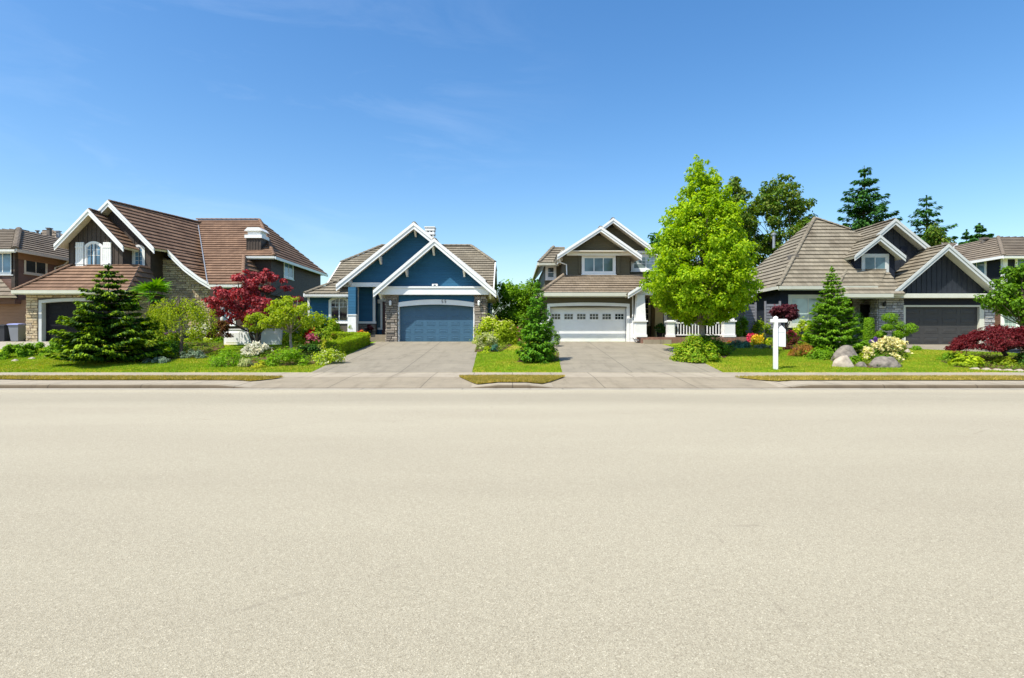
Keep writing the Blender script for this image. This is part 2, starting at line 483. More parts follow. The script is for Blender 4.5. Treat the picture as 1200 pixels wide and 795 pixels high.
def concrete(name, col, jx=None, jy=None, rough=0.9, jo=(0, 0)):
    m, nt, b = new_mat(name)
    tc = nt.nodes.new('ShaderNodeTexCoord'); vec = tc.outputs['Object']
    f = noise_tex(nt, 1.1, 6, 0.65, vec)
    c = ramp(nt, f, [(0.28, mul(col, 0.84)), (0.5, col), (0.74, mul(col, 1.12))])
    f2 = noise_tex(nt, 55, 3, 0.7, vec)
    mx = node(nt, 'ShaderNodeMix', data_type='RGBA', blend_type='MULTIPLY'); mx.inputs[0].default_value = 1
    nt.links.new(c, mx.inputs[6]); nt.links.new(ramp(nt, f2, [(0.3, (0.86, 0.86, 0.85)), (0.7, (1.1, 1.1, 1.1))]), mx.inputs[7])
    last = mx.outputs[2]
    st = noise_tex(nt, 0.8, 5, 0.7, vec, (3.0, 0.45, 1))
    ms = node(nt, 'ShaderNodeMix', data_type='RGBA', blend_type='MULTIPLY'); ms.inputs[0].default_value = 1
    nt.links.new(last, ms.inputs[6]); nt.links.new(ramp(nt, st, [(0.30, (0.80, 0.79, 0.77)), (0.46, (1.0, 1.0, 1.0)), (0.7, (1.05, 1.05, 1.04))]), ms.inputs[7])
    sp2 = noise_tex(nt, 2.6, 2, 0.4, vec)
    ms2 = node(nt, 'ShaderNodeMix', data_type='RGBA', blend_type='MULTIPLY'); ms2.inputs[0].default_value = 1
    nt.links.new(ms.outputs[2], ms2.inputs[6]); nt.links.new(ramp(nt, sp2, [(0.18, (0.78, 0.77, 0.75)), (0.26, (1.0, 1.0, 1.0))]), ms2.inputs[7])
    last = ms2.outputs[2]
    sp = nt.nodes.new('ShaderNodeSeparateXYZ'); nt.links.new(vec, sp.inputs[0])
    for ax, j in ((0, jx), (1, jy)):
        if not j: continue
        o = node(nt, 'ShaderNodeMath', operation='ADD'); o.inputs[1].default_value = jo[ax] + 1000 * j
        nt.links.new(sp.outputs[ax], o.inputs[0])
        d = node(nt, 'ShaderNodeMath', operation='DIVIDE'); d.inputs[1].default_value = j
        nt.links.new(o.outputs[0], d.inputs[0])
        fr = node(nt, 'ShaderNodeMath', operation='FRACT'); nt.links.new(d.outputs[0], fr.inputs[0])
        lt = node(nt, 'ShaderNodeMath', operation='LESS_THAN'); lt.inputs[1].default_value = 0.035 / j
        nt.links.new(fr.outputs[0], lt.inputs[0])
        mj = node(nt, 'ShaderNodeMix', data_type='RGBA', blend_type='MIX')
        nt.links.new(lt.outputs[0], mj.inputs[0]); nt.links.new(last, mj.inputs[6])
        mj.inputs[7].default_value = (*mul(col, 0.55), 1)
        last = mj.outputs[2]
    nt.links.new(last, b.inputs['Base Color'])
    b.inputs['Roughness'].default_value = rough; b.inputs['Specular IOR Level'].default_value = 0.2
    return m


def lawn_mat():
    m, nt, b = new_mat('mown lawn')
    tc = nt.nodes.new('ShaderNodeTexCoord'); vec = tc.outputs['Object']
    f = noise_tex(nt, 0.30, 6, 0.62, vec)
    c = ramp(nt, f, [(0.34, (0.14, 0.275, 0.010)), (0.48, (0.21, 0.335, 0.014)), (0.545, (0.36, 0.36, 0.032)), (0.63, (0.52, 0.40, 0.09))])
    f2 = noise_tex(nt, 26, 3, 0.7, vec)
    mx = node(nt, 'ShaderNodeMix', data_type='RGBA', blend_type='MULTIPLY'); mx.inputs[0].default_value = 1
    nt.links.new(c, mx.inputs[6]); nt.links.new(ramp(nt, f2, [(0.3, (0.7, 0.75, 0.7)), (0.7, (1.25, 1.2, 1.1))]), mx.inputs[7])
    nt.links.new(mx.outputs[2], b.inputs['Base Color'])
    b.inputs['Roughness'].default_value = 0.95; b.inputs['Specular IOR Level'].default_value = 0.1
    bp = node(nt, 'ShaderNodeBump', Strength=0.8, Distance=0.03)
    nt.links.new(f2, bp.inputs['Height']); nt.links.new(bp.outputs[0], b.inputs['Normal'])
    return m


def verge_mat():
    m, nt, b = new_mat('dry verge grass')
    tc = nt.nodes.new('ShaderNodeTexCoord'); vec = tc.outputs['Object']
    f = noise_tex(nt, 0.9, 6, 0.65, vec)
    c = ramp(nt, f, [(0.28, (0.17, 0.20, 0.02)), (0.48, (0.33, 0.275, 0.055)), (0.7, (0.46, 0.35, 0.12))])
    f2 = noise_tex(nt, 30, 3, 0.7, vec)
    mx = node(nt, 'ShaderNodeMix', data_type='RGBA', blend_type='MULTIPLY'); mx.inputs[0].default_value = 1
    nt.links.new(c, mx.inputs[6]); nt.links.new(ramp(nt, f2, [(0.3, (0.7, 0.72, 0.7)), (0.7, (1.2, 1.2, 1.1))]), mx.inputs[7])
    nt.links.new(mx.outputs[2], b.inputs['Base Color'])
    b.inputs['Roughness'].default_value = 0.95; b.inputs['Specular IOR Level'].default_value = 0.1
    return m


MT['asphalt'] = asphalt()
MT['walk'] = concrete('sidewalk concrete', (0.34, 0.292, 0.22), 1.5, None)
MT['kerb'] = concrete('dark brown kerb face', (0.125, 0.096, 0.064), 3.0, None)  # front face of the kerb, darker and browner than its top
MT['drive'] = concrete('driveway aggregate', (0.252, 0.222, 0.168), 3.1, 4.4, jo=(4.5, 0.9))
MT['drive_pale'] = concrete('pale driveway concrete', (0.36, 0.325, 0.26), 3.2, 4.4, jo=(1.6, 0.9))
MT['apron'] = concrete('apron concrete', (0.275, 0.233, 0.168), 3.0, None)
MT['lawn'] = lawn_mat()
MT['verge'] = verge_mat()
MT['mulch'] = plain('bark mulch', (0.115, 0.062, 0.042), 0.95, 0.45, 9, 0.04, 20, 0.1)
MT['earth'] = plain('far ground', (0.10, 0.13, 0.04), 0.95, 0.3, 0.1)

# ------------------------------------------------------------------ ground, road, kerb, walks
mb = MB()
prof = [-220, -40, -6.2, 18.5]
mb.face([(-400, -220, -0.16), (400, -220, -0.16), (400, 18.5, -0.16), (-400, 18.5, -0.16)])
drape(mb, [(-400, 18.5), (400, 18.5), (400, 36.0), (-400, 36.0)], -0.16)
drape(mb, [(-400, 36.0), (400, 36.0), (400, 700.0), (-400, 700.0)], -0.16)
tag(mb.build('ground', MT['earth']), kind='structure')

mb = MB()
mb.face([(-160, -5.5, 0), (160, -5.5, 0), (160, 18.42, 0), (-160, 18.42, 0)])
tag(mb.build('road', MT['asphalt']), kind='structure')

APRONS = [(-8.6, -1.35), (1.35, 8.75), (24.5, 33), (-60, -31)]


def kerb_h(x):
    h = 0.13
    for a, b in APRONS:
        d = max(a - x, x - b)        # < 0 inside
        t = min(1.0, max(0.0, d / 0.9))
        h = min(h, 0.025 + 0.105 * t)
    return h


mb = MB()
xs = [-160 + 2 * i for i in range(60)] + [-40 + 0.15 * i for i in range(534)] + [41 + 2 * i for i in range(60)]
for a, b in zip(xs, xs[1:]):
    ha, hb = kerb_h(a), kerb_h(b)
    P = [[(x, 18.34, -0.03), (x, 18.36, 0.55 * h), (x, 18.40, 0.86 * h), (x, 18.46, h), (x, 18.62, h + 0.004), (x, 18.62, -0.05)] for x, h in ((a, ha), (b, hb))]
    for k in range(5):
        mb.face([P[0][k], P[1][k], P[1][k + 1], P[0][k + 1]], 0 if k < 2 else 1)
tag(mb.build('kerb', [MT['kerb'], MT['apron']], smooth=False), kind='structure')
mb = MB()
mb.face([(-160, 17.95, 0.004), (160, 17.95, 0.004), (160, 18.34, 0.010), (-160, 18.34, 0.010)])
tag(mb.build('gutter_strip', MT['drive_pale']), kind='structure')

mb = MB(); drape(mb, [(-160, 21.0), (160, 21.0), (160, 22.8), (-160, 22.8)], 0.012)
tag(mb.build('sidewalk', MT['walk']), kind='structure')


def strip_z(x, Y):
    """surface between the kerb and the sidewalk"""
    t = min(1.0, max(0.0, (Y - 18.6) / 2.4)); k = kerb_h(x) + 0.002
    return k + (0.203 - k) * t


def strip(mb, poly, off, step=0.3):
    xs_ = [p[0] for p in poly]; x = min(xs_); hi = max(xs_)
    while x < hi - 1e-4:
        st = step if -38 < x < 38 else 10.0
        c = clip(clip(poly, 0, x, True), 0, min(hi, x + st), False)
        if len(c) >= 3: mb.face([(p[0], p[1], strip_z(p[0], p[1]) + off) for p in c])
        x += st


ends = sorted(APRONS)
for a, b in ends:
    mb = MB(); strip(mb, [(a, 18.6), (b, 18.6), (b, 21.0), (a, 21.0)], 0)
    tag(mb.build('driveway_apron', MT['apron']), kind='structure')
gaps = [(-160, -60)] + [(ends[i][1], ends[i + 1][0]) for i in range(len(ends) - 1)] + [(33, 160)]
mb = MB()
for a, b in gaps: strip(mb, [(a, 18.6), (b, 18.6), (b, 21.0), (a, 21.0)], 0)
tag(mb.build('kerb_strip', MT['walk']), kind='structure')
VERGES = [
    [(-20.0, 20.3), (-16.5, 19.75), (-10.0, 19.7), (-9.0, 19.6), (-8.3, 20.75), (-20.0, 20.75)],
    [(-1.15, 18.95), (1.0, 18.95), (1.95, 20.9), (-1.95, 20.9)],
    [(9.2, 19.6), (24.0, 19.6), (24.0, 20.75), (8.1, 20.75)],
    [(33.6, 19.6), (90.0, 19.6), (90.0, 20.75), (33.2, 20.75)],
]
for v in VERGES:
    mb = MB(); strip(mb, v, 0.03)
    tag(mb.build('verge', MT['verge']), kind='structure')

DRIVES = {
    'blue': [(-8.05, 22.8), (-1.6, 22.8), (-2.05, 36.2), (-8.55, 36.2), (-8.6, 33.5), (-8.35, 30.0)],
    'white': [(2.02, 22.8), (8.45, 22.8), (8.7, 26.0), (9.3, 31.5), (9.0, 35.2), (7.6, 36.2), (2.3, 36.2), (2.35, 30.0)],
    'right': [(24.9, 37.1), (30.8, 37.1), (44.0, 22.8), (35.5, 22.8), (29.0, 30.0), (25.6, 31.4), (23.2, 33.2), (23.0, 35.0)],
    'left': [(-31.5, 36.6), (-25.2, 36.6), (-25.6, 33.4), (-29.5, 30.7), (-33.0, 29.0), (-60, 28.0), (-60, 38.0), (-34, 41)],
}
for k, p in DRIVES.items():
    mb = MB(); drape(mb, p, 0.016)
    tag(mb.build('driveway', MT['drive_pale'] if k == 'left' else MT['drive']), kind='structure')

LAWN = [(-60, 22.8), (60, 22.8), (60, 36.4), (-60, 36.4)]
mb = MB(); drape(mb, LAWN, 0.006)
drape(mb, [(-80, 36.4), (80, 36.4), (80, 60), (-80, 60)], 0.006)
tag(mb.build('lawn', MT['lawn']), kind='structure')


def pline(pts):
    return [(hx(px, y_at(px, py)), y_at(px, py)) for px, py in pts]


BEDS = [
    pline([(172, 425), (230, 419), (262, 408), (262, 403), (215, 401), (150, 404), (120, 415)]),
    pline([(248, 429.5), (302, 430.5), (364, 428), (402, 416.5), (434, 405), (430, 402), (385, 404), (330, 407), (280, 414), (245, 421)]),
    pline([(262, 402.5), (420, 402.5), (410, 401.6), (262, 401.6)]),
    pline([(556, 413), (586, 413), (600, 405), (606, 402), (560, 402)]),
    pline([(606, 425), (655, 424), (655, 414), (612, 414)]),
    pline([(796, 421), (850, 420), (866, 407), (905, 406), (955, 413), (982, 427.5), (1020, 432), (1058, 431), (1056, 420), (1062, 410), (1058, 406), (905, 403), (840, 404), (800, 409)]),
    pline([(1103, 424), (1120, 431), (1160, 434), (1240, 436), (1240, 420), (1150, 415), (1110, 417)]),
]
for p in BEDS:
    mb = MB(); drape(mb, p, 0.024)
    tag(mb.build('mulch_bed', MT['mulch']), kind='structure')


def inside(P, poly):
    x, y = P[:, 0], P[:, 1]
    r = np.zeros(len(P), bool)
    n = len(poly)
    for i in range(n):
        x0, y0 = poly[i]; x1, y1 = poly[(i + 1) % n]
        if y0 == y1: continue
        c = ((y0 > y) != (y1 > y)) & (x < (x1 - x0) * (y - y0) / (y1 - y0) + x0)
        r ^= c
    return r


def quads(name, V, n, mats, midx=None, parent=None, origin=(0, 0, 0), per=4):
    """fast mesh from an (n*per, 3) array, one polygon per `per` vertices"""
    me = bpy.data.meshes.new(name)
    off = np.array(root_of(parent).location if parent is not None else origin)
    me.vertices.add(n * per); me.vertices.foreach_set('co', (V - off).astype(np.float32).ravel())
    me.loops.add(n * per); me.loops.foreach_set('vertex_index', np.arange(n * per, dtype=np.int32))
    me.polygons.add(n)
    me.polygons.foreach_set('loop_start', np.arange(0, n * per, per, dtype=np.int32))
    me.polygons.foreach_set('loop_total', np.full(n, per, dtype=np.int32))
    for m in (mats if isinstance(mats, (list, tuple)) else [mats]): me.materials.append(m)
    if midx is not None: me.polygons.foreach_set('material_index', midx.astype(np.int32))
    me.update(calc_edges=True)
    o = bpy.data.objects.new(name, me); C.objects.link(o)
    if parent is not None: o.parent = parent
    else: o.location = Vector(origin)
    return o


def terrain_np(x, y):
    b = 1.42 - 0.19 * np.clip((x - 10) / 9, 0, 1)
    z = np.where(y <= 21, 0.12 + (y - 18.5) / 2.5 * 0.07, np.where(y <= 22.8, 0.19 + (y - 21) / 1.8 * 0.06, 0.25 + (y - 22.8) / 13.2 * (b - 0.25)))
    return np.where(y > 36, b, z)


MT['blade'] = leaf_mat('grass blade', [(0.13, 0.26, 0.010), (0.19, 0.32, 0.013), (0.28, 0.34, 0.022), (0.44, 0.37, 0.06)], 0.3)
MT['blade_dry'] = leaf_mat('dry grass blade', [(0.20, 0.21, 0.02), (0.40, 0.32, 0.07), (0.54, 0.40, 0.14)], 0.3)


def blades(P, h, mat, name):
    n = len(P)
    z = terrain_np(P[:, 0], P[:, 1]) if name == 'grass' else np.array([strip_z(x, y) + .03 for x, y in P])
    a = RNG.uniform(0, 2 * np.pi, n); hh = h * RNG.uniform(0.5, 1.2, n)
    w = 0.012
    d = np.stack([np.cos(a) * w, np.sin(a) * w, np.zeros(n)], 1)
    base = np.stack([P[:, 0], P[:, 1], z + 0.005], 1)
    tip = base + np.stack([RNG.normal(0, .35, n) * hh, RNG.normal(0, .35, n) * hh, hh], 1)
    V = np.stack([base - d, base + d, tip], 1).reshape(-1, 3)
    return tag(quads(name, V, n, mat, per=3), kind='stuff')


P = np.stack([RNG.uniform(-27, 27, 520000), RNG.uniform(22.82, 34, 520000)], 1)
# fewer blades with distance
P = P[RNG.uniform(0, 1, len(P)) < np.clip(1.3 - (P[:, 1] - 22.8) / 12, 0.35, 1)]
P = P[np.abs(P[:, 0]) < P[:, 1] * 0.93]
bad = np.zeros(len(P), bool)
for q in list(DRIVES.values()) + BEDS: bad |= inside(P, q)
blades(P[~bad], 0.055, MT['blade'], 'grass')
Q = []
for v in VERGES[:3]:
    q = np.array(v); p = np.stack([RNG.uniform(q[:, 0].min(), q[:, 0].max(), 30000), RNG.uniform(q[:, 1].min(), q[:, 1].max(), 30000)], 1)
    Q.append(p[inside(p, v)])
blades(np.concatenate(Q), 0.075, MT['blade_dry'], 'verge_grass')


MT['cover'] = leaf_mat('ground cover leaf', [(0.04, 0.10, 0.010), (0.09, 0.19, 0.012), (0.16, 0.27, 0.018), (0.26, 0.33, 0.03), (0.12, 0.10, 0.03)], 0.3)
CV = []
for q in BEDS:
    a = np.array(q); n = int(420 * (np.ptp(a[:, 0]) * np.ptp(a[:, 1])))
    p = np.stack([RNG.uniform(a[:, 0].min(), a[:, 0].max(), n), RNG.uniform(a[:, 1].min(), a[:, 1].max(), n)], 1)
    f = np.sin(p[:, 0] * 3.1 + 1.3) * np.sin(p[:, 1] * 4.3 + p[:, 0]) + np.sin(p[:, 0] * 7.7) * .4
    CV.append(p[inside(p, q) & (f > -.15 + RNG.normal(0, .25, n))])
CV = np.concatenate(CV); n = len(CV)
zz = terrain_np(CV[:, 0], CV[:, 1]) + RNG.uniform(0.02, 0.17, n)
ctr = np.stack([CV[:, 0], CV[:, 1], zz], 1)
aa = RNG.uniform(0, 6.283, n); ll = RNG.uniform(.05, .11, n)
tv = np.stack([np.cos(aa), np.sin(aa), RNG.uniform(-.4, .9, n)], 1) * ll[:, None]
bv = np.stack([-np.sin(aa), np.cos(aa), RNG.uniform(-.4, .4, n)], 1) * ll[:, None] * .3
tag(quads('ground_cover', np.stack([ctr - tv * .5, ctr + bv, ctr + tv * .5, ctr - bv], 1).reshape(-1, 3), n, MT['cover']), kind='stuff')
# ------------------------------------------------------------------ building helpers
COURSE = 0.40


def roof_plane(mb, pts, lip=0.068, thick=0.16, m=0, mu=1, course=COURSE):
    """one roof slope laid in stepped tile courses; pts coplanar, any winding"""
    P = [Vector(p) for p in pts]
    n = Vector((0, 0, 0))
    for i in range(len(P)):
        a, b = P[i], P[(i + 1) % len(P)]
        n += a.cross(b)
    n.normalize()
    if n.z < 0: P.reverse(); n = -n
    u = Vector((0, 0, 1)).cross(n).normalized()
    v = n.cross(u).normalized()
    o = P[0]
    q = [((p - o).dot(u), (p - o).dot(v), (p - o).dot(n)) for p in P]
    v0 = min(c[1] for c in q); v1 = max(c[1] for c in q)
    u0 = (o.dot(u))
    W = lambda a, b, h: o + u * a + v * b + n * h
    k = 0
    while v0 + k * course < v1 - 1e-4:
        lo, hi = v0 + k * course, min(v1, v0 + (k + 1) * course)
        c = clip(clip(q, 1, lo, True), 1, hi, False)
        if len(c) >= 3:
            top = []; uvs = []
            for a, b, h in c:
                top.append(W(a, b, h + lip * (1 - (b - lo) / course)))
                uvs.append((a + u0, (b - v0) + 0.004))
            mb.face(top, m, uvs)
            for i in range(len(c)):
                a, b = c[i], c[(i + 1) % len(c)]
                if abs(a[1] - lo) < 1e-5 and abs(b[1] - lo) < 1e-5:
                    mb.face([W(a[0], lo, a[2] - 0.01), W(b[0], lo, b[2] - 0.01), W(b[0], lo, b[2] + lip), W(a[0], lo, a[2] + lip)], m,
                            [(a[0] + u0, k * course + .02), (b[0] + u0, k * course + .02), (b[0] + u0, k * course + .06), (a[0] + u0, k * course + .06)])
        k += 1
    # deck under the tiles
    mb.face([W(a, b, h - thick) for a, b, h in reversed(q)], mu)
    for i in range(len(q)):
        a, b = q[i], q[(i + 1) % len(q)]
        mb.face([W(*a[:2], a[2] - thick), W(*b[:2], b[2] - thick), W(*b[:2], b[2] + 0.004), W(*a[:2], a[2] + 0.004)], mu)


def hip_caps(mb, a, b, m=0, w=0.13, step=0.40):
    """overlapping half-round ridge tiles from a (low) to b (high)"""
    a, b = Vector(a), Vector(b)
    L = (b - a).length; d = (b - a) / L
    r = d.cross(Vector((0, 0, 1))).normalized(); u = r.cross(d)
    n = max(1, int(L / step))
    for i in range(n):
        p, q = a + d * (L * i / n - 0.02), a + d * (L * (i + 1) / n)
        k1, k2 = 1.12, 0.92
        ang = [math.pi * t / 5 for t in range(6)]
        for s0, s1 in zip(ang, ang[1:]):
            f = lambda P, t, k: P + r * (math.cos(t) * w * k) + u * (math.sin(t) * w * 0.75 * k + 0.0)
            pts = [f(p, s0, k1), f(q, s0, k2), f(q, s1, k2), f(p, s1, k1)]
            mb.face(pts, m, [(0.1 + i * .33, .1), (.3 + i * .33, .1), (.3 + i * .33, .3), (.1 + i * .33, .3)])
        mb.face([p + r * (math.cos(t) * w * k1) + u * (math.sin(t) * w * .75 * k1) for t in ang], m, [(0.1, 0.1)] * 6)


def rake(mb, x0, z0, x1, z1, y, h=0.30, t=0.07, m=0, lift=0.02):
    """barge board in the plane y following the slope from (x0,z0) to (x1,z1), with a thin drip strip on top"""
    if x0 > x1: x0, z0, x1, z1 = x1, z1, x0, z0
    mb.prism([(x0, z0 - h), (x1, z1 - h), (x1, z1 + lift), (x0, z0 + lift)], y - t, y, m)
    mb.prism([(x0, z0 - h * .38), (x1, z1 - h * .38), (x1, z1 + lift + .05), (x0, z0 + lift + .05)], y - t - .045, y - t, m)


def gable_roof(parent, tile, ax, az, lx, lz, rx, rz, y0, y1, h=0.30, left=True, right=True, soffit='cream', trim='white', caps=True, name='roof', drake=(True, True)):
    mb = MB()
    if left: roof_plane(mb, [(lx, y0, lz), (ax, y0, az), (ax, y1, az), (lx, y1, lz)])
    if right: roof_plane(mb, [(ax, y0, az), (rx, y0, rz), (rx, y1, rz), (ax, y1, az)])
    if caps: hip_caps(mb, (ax, y0 + .05, az + .03), (ax, y1, az + .03))
    r = mb.build(name, [tile, MT[soffit]], parent)
    for on, (x, z) in zip(drake, ((lx, lz), (rx, rz))):
        if on:
            mb = MB(); rake(mb, x, z, ax, az, y0, h)
            mb.build('rake_board', MT[trim], parent)
    return r


def arc_rect(w, h, rise, x=0.0, z=0.0, n=10):
    """rectangle with an arched head, counter-clockwise from lower left"""
    p = [(x - w / 2, z - h / 2), (x + w / 2, z - h / 2)]
    if rise <= 0: return p + [(x + w / 2, z + h / 2), (x - w / 2, z + h / 2)]
    R = (w * w / 4 + rise * rise) / (2 * rise); cz = z + h / 2 - R
    a0 = math.asin(w / 2 / R)
    for i in range(n + 1):
        a = a0 - 2 * a0 * i / n
        p.append((x + R * math.sin(a), cz + R * math.cos(a)))
    return p


ROT = {'front': 0.0, 'right': math.pi / 2, 'left': -math.pi / 2}


def window(parent, at, w, h, face='front', trim=0.12, cols=2, rows=1, rise=0.0, glass='glass', fr='white', grid=None, sill=True, label=None, sash=0.05, blind=None):
    """at = centre of the opening on the wall face. frame > pane, muntin"""
    T = Matrix.Translation(Vector(at)) @ Matrix.Rotation(ROT[face], 4, 'Z')
    mb = MB(); mb.T = T
    inn = arc_rect(w, h, rise); out = arc_rect(w + 2 * trim, h + 2 * trim, rise + (trim * .5 if rise else 0))
    mb.ring(out, inn, -0.05, 0.012)
    inn2 = arc_rect(w - 2 * sash, h - 2 * sash, rise)
    mb.ring(inn, inn2, -0.028, 0.012)
    if sill: mb.box(-w / 2 - trim - .04, w / 2 + trim + .04, -0.10, 0.012, -h / 2 - trim - .05, -h / 2 - trim + .0)
    win = mb.build('window', MT[fr], parent)
    if label: win['label'] = label
    mb = MB(); mb.T = T
    p = arc_rect(w - sash, h - sash, rise)
    mb.prism(p, -0.008, 0.010)
    mb.build('pane', MT[glass], win)
    mb = MB(); mb.T = T
    ww, hh = w - 2 * sash, h - 2 * sash
    for i in range(1, cols):
        x = -ww / 2 + ww * i / cols; mb.box(x - .028, x + .028, -0.024, -0.007, -hh / 2, hh / 2 + rise * 0.0)
    for j in range(1, rows):
        z = -hh / 2 + hh * j / rows; mb.box(-ww / 2, ww / 2, -0.022, -0.0065, z - .018, z + .018)
    if grid:
        gx, gz, z0 = grid
        for i in range(1, gx):
            x = -ww / 2 + ww * i / gx; mb.box(x - .013, x + .013, -0.018, -0.006, -hh / 2 + hh * z0, hh / 2)
        for j in range(0, gz):
            z = -hh / 2 + hh * (z0 + (1 - z0) * j / gz); mb.box(-ww / 2, ww / 2, -0.017, -0.0055, z - .013, z + .013)
    if cols == 1 and rows > 1 and not grid:
        for s in (-1, 1): mb.box(s * ww / 2 - .012, s * ww / 2 + .012, -0.020, -0.0068, -hh / 2, hh / 2)
    if mb.v: mb.build('muntin', MT[fr], win)
    return win


def stones(mb, x0, x1, z0, z1, seed=1, limit=None):
    """ledge stones on the local plane y=0 facing -Y; limit(x) caps the height"""
    r = random.Random(seed)
    z = z0
    while z < z1 - 0.03:
        h = min(r.uniform(0.09, 0.20), z1 - z)
        x = x0
        while x < x1 - 0.02:
            w = min(r.uniform(0.18, 0.55), x1 - x)
            if x1 - (x + w) < 0.1: w = x1 - x
            ok = limit is None or z + h < limit(x + w / 2)
            if ok:
                d = r.uniform(0.02, 0.085); g = 0.009
                mb.frustum(x + g, x + w - g, z + g, z + h - g, 0.0, -d, 0.012)
            x += w
        z += h


def stone_block(parent, x0, x1, y0, y1, z0, z1, mat, seed=1, name='stone_pier', sides=True, limit=None):
    mb = MB()
    if limit is None: mb.box(x0 + .01, x1 - .01, y0 + .01, y1, z0, z1, 1)
    stones_T = [(Matrix.Translation((0, y0, 0)), x0, x1, limit)]
    if sides:
        stones_T.append((Matrix.Translation((x1, 0, 0)) @ Matrix.Rotation(math.pi / 2, 4, 'Z'), y0, y1, None))
        stones_T.append((Matrix.Translation((x0, 0, 0)) @ Matrix.Rotation(-math.pi / 2, 4, 'Z'), -y1, -y0, None))
    for i, (T, a, b, lim) in enumerate(stones_T):
        mb.T = T; stones(mb, a, b, z0, z1, seed + i, lim)
    mb.T = None
    return mb.build(name, [mat, MT['mortar']], parent)


def garage_door(parent, x0, x1, z0, z1, y, mat, cols=4, rows=4, lights=None, glass='glass', rise=0.0):
    mb = MB()
    mb.prism(arc_rect(x1 - x0, z1 - z0, rise, (x0 + x1) / 2, (z0 + z1) / 2, 16), y, y + 0.05)
    H = (z1 - rise * 0.4 - z0) / rows; Wd = (x1 - x0) / cols
    for j in range(rows):
        mb.box(x0 + .01, x1 - .01, y - (.004 if not lights else .001), y + .01, z0 + j * H + .0, z0 + j * H + .016)
        if lights and j == rows - 1: continue
        for i in range(cols):
            a, b = x0 + i * Wd + .12, x0 + (i + 1) * Wd - .12
            c, d = z0 + j * H + .11, z0 + (j + 1) * H - .10
            if rise and j == rows - 1: d -= 0.04
            out = [(a, c), (b, c), (b, d), (a, d)]
            q = .05 if not lights else .02
            inn = [(a + q, c + q), (b - q, c + q), (b - q, d - q), (a + q, d - q)]
            mb.ring(out, inn, y - (.013 if not lights else .006), y)
            mb.frustum(a + q + .015, b - q - .015, c + q + .015, d - q - .015, y, y - (.011 if not lights else .006), .05)
    door = mb.build('garage_door', mat, parent)
    if lights:
        zc, hh, ww = lights
        n = cols
        for i in range(n):
            xc = x0 + (i + .5) * Wd
            m1 = MB(); m1.box(xc - ww / 2, xc + ww / 2, y - .012, y - .003, zc - hh / 2, zc + hh / 2)
            lt = m1.build('door_light', MT[glass], door)
            for k in (1, 2): pass
        m2 = MB()
        for i in range(n):
            xc = x0 + (i + .5) * Wd
            for k in range(4):
                x = xc - ww / 2 + ww * k / 3
                m2.box(x - .012, x + .012, y - .03, y - .0035, zc - hh / 2 - .02, zc + hh / 2 + .02)
            for z in (zc - hh / 2, zc, zc + hh / 2): m2.box(xc - ww / 2 - .012, xc + ww / 2 + .012, y - .028, y - .004, z - .011, z + .011)
        m2.build('light_frame', mat, door)
    return door


def gutter(parent, x0, x1, y, z, mat='white', name='gutter', h=0.13, d=0.12):
    mb = MB()
    mb.prism_x([(y - d, z), (y - d - .02, z + h), (y - d + .03, z + h), (y - d + .03, z + .03), (y, z + .03), (y, z - .06), (y - .03, z - .06), (y - .03, z)][::-1], x0, x1)
    return mb.build(name, MT[mat], parent)


def side_gutter(parent, x, y0, y1, z, sgn, mat='white'):
    """eave board along Y at x, outward direction sgn"""
    mb = MB(); mb.box(x, x + sgn * .10, y0, y1, z - .06, z + .14)
    return mb.build('gutter', MT[mat], parent)


def part_box(parent, name, mat, *b):
    mb = MB()
    for q in b: mb.box(*q)
    return mb.build(name, mat if not isinstance(mat, str) else MT[mat], parent)


def battens(mb, x0, x1, y, z0, top, pitch=0.40, w=0.045, d=0.03, m=0):
    n = int((x1 - x0) / pitch)
    for i in range(n + 1):
        x = x0 + (x1 - x0) * i / max(1, n)
        t = top(x)
        if t > z0 + .05: mb.box(x - w / 2, x + w / 2, y - d, y + .002, z0, t)


def downspout(parent, pts, mat='white', r=0.045):
    mb = MB(); mb.tube(pts, r, 8)
    return mb.build('downspout', MT[mat], parent)


def lantern(parent, x, y, z, mat='white'):
    mb = MB()
    mb.box(x - .05, x + .05, y - .02, y, z - .12, z + .12)
    mb.lathe((x, y - .13, z), [(0.0, .20), (.10, .10), (.085, .09), (.07, -.12), (.04, -.15), (0, -.16)], 8)
    mb.box(x - .015, x + .015, y - .13, y, z + .10, z + .13)
    return mb.build('wall_lantern', MT[mat], parent)


FL = 1.42

# ================================================================== house with the red-brown roof
H2 = thing('brown_house', 'dark brown house with red brown tile roof, shuttered window and cream stone garage', 'house', (-25.5, 40.0, FL))
yg = 36.5
gx0, gx1 = hx(30, yg), hx(147, yg)
dx0, dx1 = hx(49, yg), hx(139, yg)
ztop = hz(353, yg)
# garage walls (stone veneer over mortar backing)
part_box(H2, 'wall', 'mortar', (gx0 + .02, dx0 - .03, yg + .05, yg + .35, FL, 4.5), (dx1 + .03, gx1, yg + .05, yg + .35, FL, 4.5), (dx0 - .03, dx1 + .03, yg + .05, yg + .35, ztop + .1, 4.5),
         (gx0 + .02, gx0 + .3, yg + .36, 39.0, FL, 4.5), (gx1 - .3, gx1, yg + .36, 39.0, FL, 4.5))
mb = MB()
for (a, b, z0, z1, s) in ((gx0, dx0 - .3, FL, 4.5, 3), (dx0 - .3, dx1 + .3, ztop + .22, 4.5, 5), (dx1 + .3, gx1, FL, 4.5, 6)):
    mb.T = Matrix.Translation((0, yg + .05, 0)); stones(mb, a, b, z0, z1, s)
mb.T = Matrix.Translation((gx0, 0, 0)) @ Matrix.Rotation(-math.pi / 2, 4, 'Z'); stones(mb, -39.0, -yg - .05, FL, 4.5, 9)
